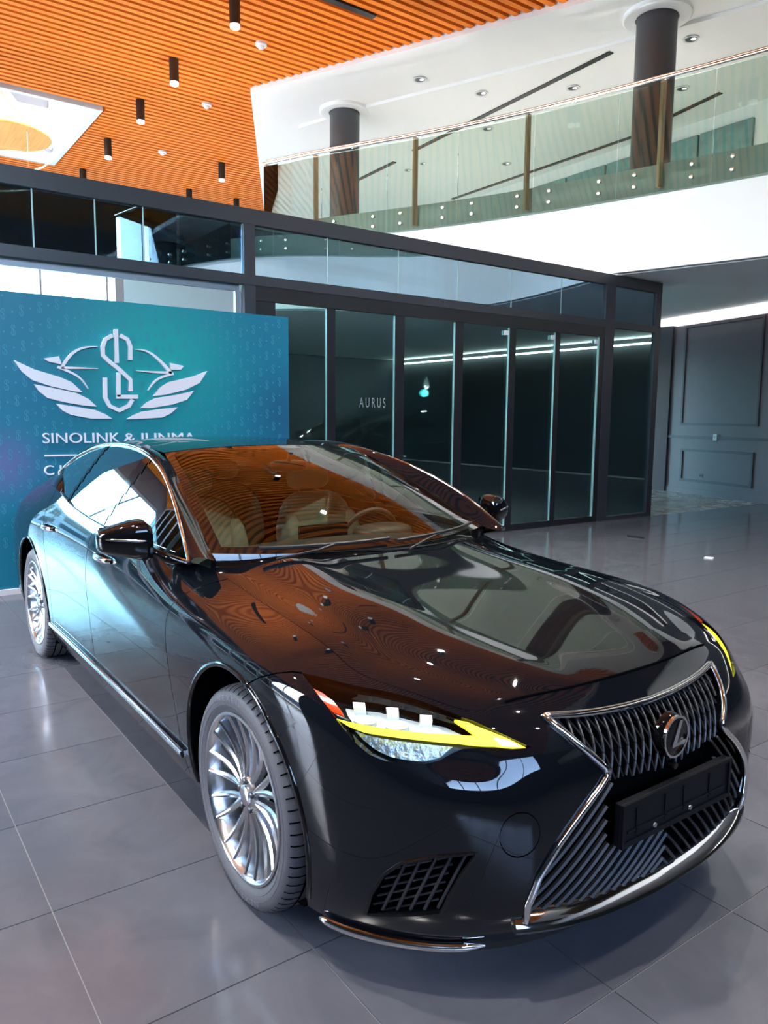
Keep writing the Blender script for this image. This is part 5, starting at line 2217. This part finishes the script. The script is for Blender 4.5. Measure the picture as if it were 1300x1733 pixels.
for yy, lab in ((-.37, 'pale front seat on the near side'), (.37, 'pale front seat on the far side')):
    s_ = blob((-1.36, yy, .56), (.27, .25, .10)).build('front_seat', M['seat'], car, smooth=60)
    s_['label'] = lab
    blob((-1.66, yy, .85), (.09, .245, .32), rot=-.32).build('backrest', M['seat'], s_, smooth=60)
    blob((-1.63, yy - .2, .80), (.10, .055, .25), rot=-.32).build('bolster', M['seat'], s_, smooth=60)
    blob((-1.63, yy + .2, .80), (.10, .055, .25), rot=-.32).build('bolster', M['seat'], s_, smooth=60)
    blob((-1.80, yy, 1.235), (.05, .135, .075), rot=-.2).build('headrest', M['seat'], s_, smooth=60)
s_ = blob((-2.55, 0, .56), (.28, .62, .12)).build('rear_seat', M['seat'], car, smooth=60)
blob((-2.90, 0, .85), (.10, .62, .32), rot=-.4).build('backrest', M['seat'], s_, smooth=60)
for yy in (-.36, .36):
    blob((-3.05, yy, 1.20), (.05, .13, .07), rot=-.2).build('headrest', M['seat'], s_, smooth=60)
dsh = blob((-.82, 0, .90), (.32, .70, .115), e=3.).build('dashboard', M['seatdark'], car, smooth=60)
blob((-1.02, .37, 1.0), (.10, .17, .045), e=2.6).build('instrument_hood', M['seatdark'], dsh, smooth=60)
MB().box(-1.01, -.995, -.14, .14, .97, 1.07).build('screen', M['gloss'], dsh, bevel=.005)
blob((-1.35, 0, .55), (.35, .11, .12)).build('centre_console', M['seatdark'], car, smooth=60)
stw = MB().tube([(-1.16 + .055 * math.sin(a), .37 + .185 * math.cos(a), .93 + .175 * math.sin(a)) for a in np.linspace(0, 2 * PI, 40, endpoint=False)], .015, 8, closed=True).build('steering_wheel', M['seatdark'], car, smooth=60)
blob((-1.14, .37, .92), (.03, .075, .06), e=2.4).build('airbag_cover', M['seatdark'], stw, smooth=60)
for a in (0, PI, -PI / 2):
    MB().tube([(-1.145, .37, .92), (-1.16 + .055 * math.sin(a), .37 + .18 * math.cos(a), .93 + .17 * math.sin(a))], .012, 6).build('wheel_spoke', M['seatdark'], stw)
rvm = blob((-1.36, 0, 1.335), (.018, .115, .032), e=3.).build('rear_view_mirror', M['plastic'], car, smooth=60)
MB().tube([(-1.35, 0, 1.36), (-1.33, 0, 1.41)], .012, 8).build('stem', M['plastic'], rvm)
P, N, F = orient(*grid_mesh(lambda u, v: rf.ev(u * 4, .3 + v * 5.4), 12, 20), (-2, 0, .5))
mesh('headliner', P - N * .03, F, M['seat'], car, normals=-N)
MB().box(-3.6, -.75, -.80, .80, .26, .30).build('cabin_floor', M['seatdark'], car)
for s_ in (-1, 1):
    MB().prism([(-.7, .3), (-2.7, .3), (-2.7, 1.0), (-.9, 1.0), (-.7, .9)], s_ * .80, s_ * .83, lambda a, b, c: (a, c, b)).build('door_trim', M['seatdark'], car)
MB().prism([(-.62, .26), (-.66, .26), (-.80, .86), (-.56, .99), (-.5, .95)], -.70, .70, lambda a, b, c: (a, c, b)).build('bulkhead', M['cavity'], car)
# wipers lying in the cowl
for y0, y1 in ((-.55, .02), (.05, .62)):
    pth = [wsf(np.array(.012 + .02 * t_), np.array((y0 + (y1 - y0) * t_ + .73) / 1.46)) + np.array([.012, 0, .016]) for t_ in np.linspace(0, 1, 14)]
    wi = MB().tube(pth, .008, 6).build('wiper', M['plastic'], car, smooth=50)
    MB().tube([pth[7], pth[7] + np.array([.03, -.10, -.012]), pth[2] + np.array([.05, -.05, -.035])], .006, 6).build('wiper_arm', M['plastic'], wi)

# =================================================================== second car, inside the pavilion
limo = thing('car', 'dark limousine parked inside the pavilion, seen through the glass doors', 'car', (-7.28, 3.02, .015), -PI / 2)
limo.scale = (1.15, 1.06, 1.16)
skip = ('headlamp', 'grille', 'plate_holder', 'bumper_vent', 'underbody', 'wiper', 'chin_strip', 'tow_hook_cover_line', 'rear_view_mirror', 'steering_wheel', 'front_lip', 'cowl', 'centre_console')
for o in list(car.children):
    nm = o.name.split('.')[0]
    if nm in skip:
        continue
    c_ = o.copy()
    COL.objects.link(c_)
    c_.parent = limo
    for k in ('label', 'kind'):
        if k in c_ and not (k == 'kind' and c_[k] == 'stuff'):
            del c_[k]
    for ch_ in o.children:
        if nm.endswith('wheel') and ch_.name.split('.')[0] in ('tyre', 'rim', 'spoke', 'hub', 'brake_disc', 'backing') or nm in ('door_mirror', 'front_seat', 'rear_seat'):
            d_ = ch_.copy()
            COL.objects.link(d_)
            d_.parent = c_
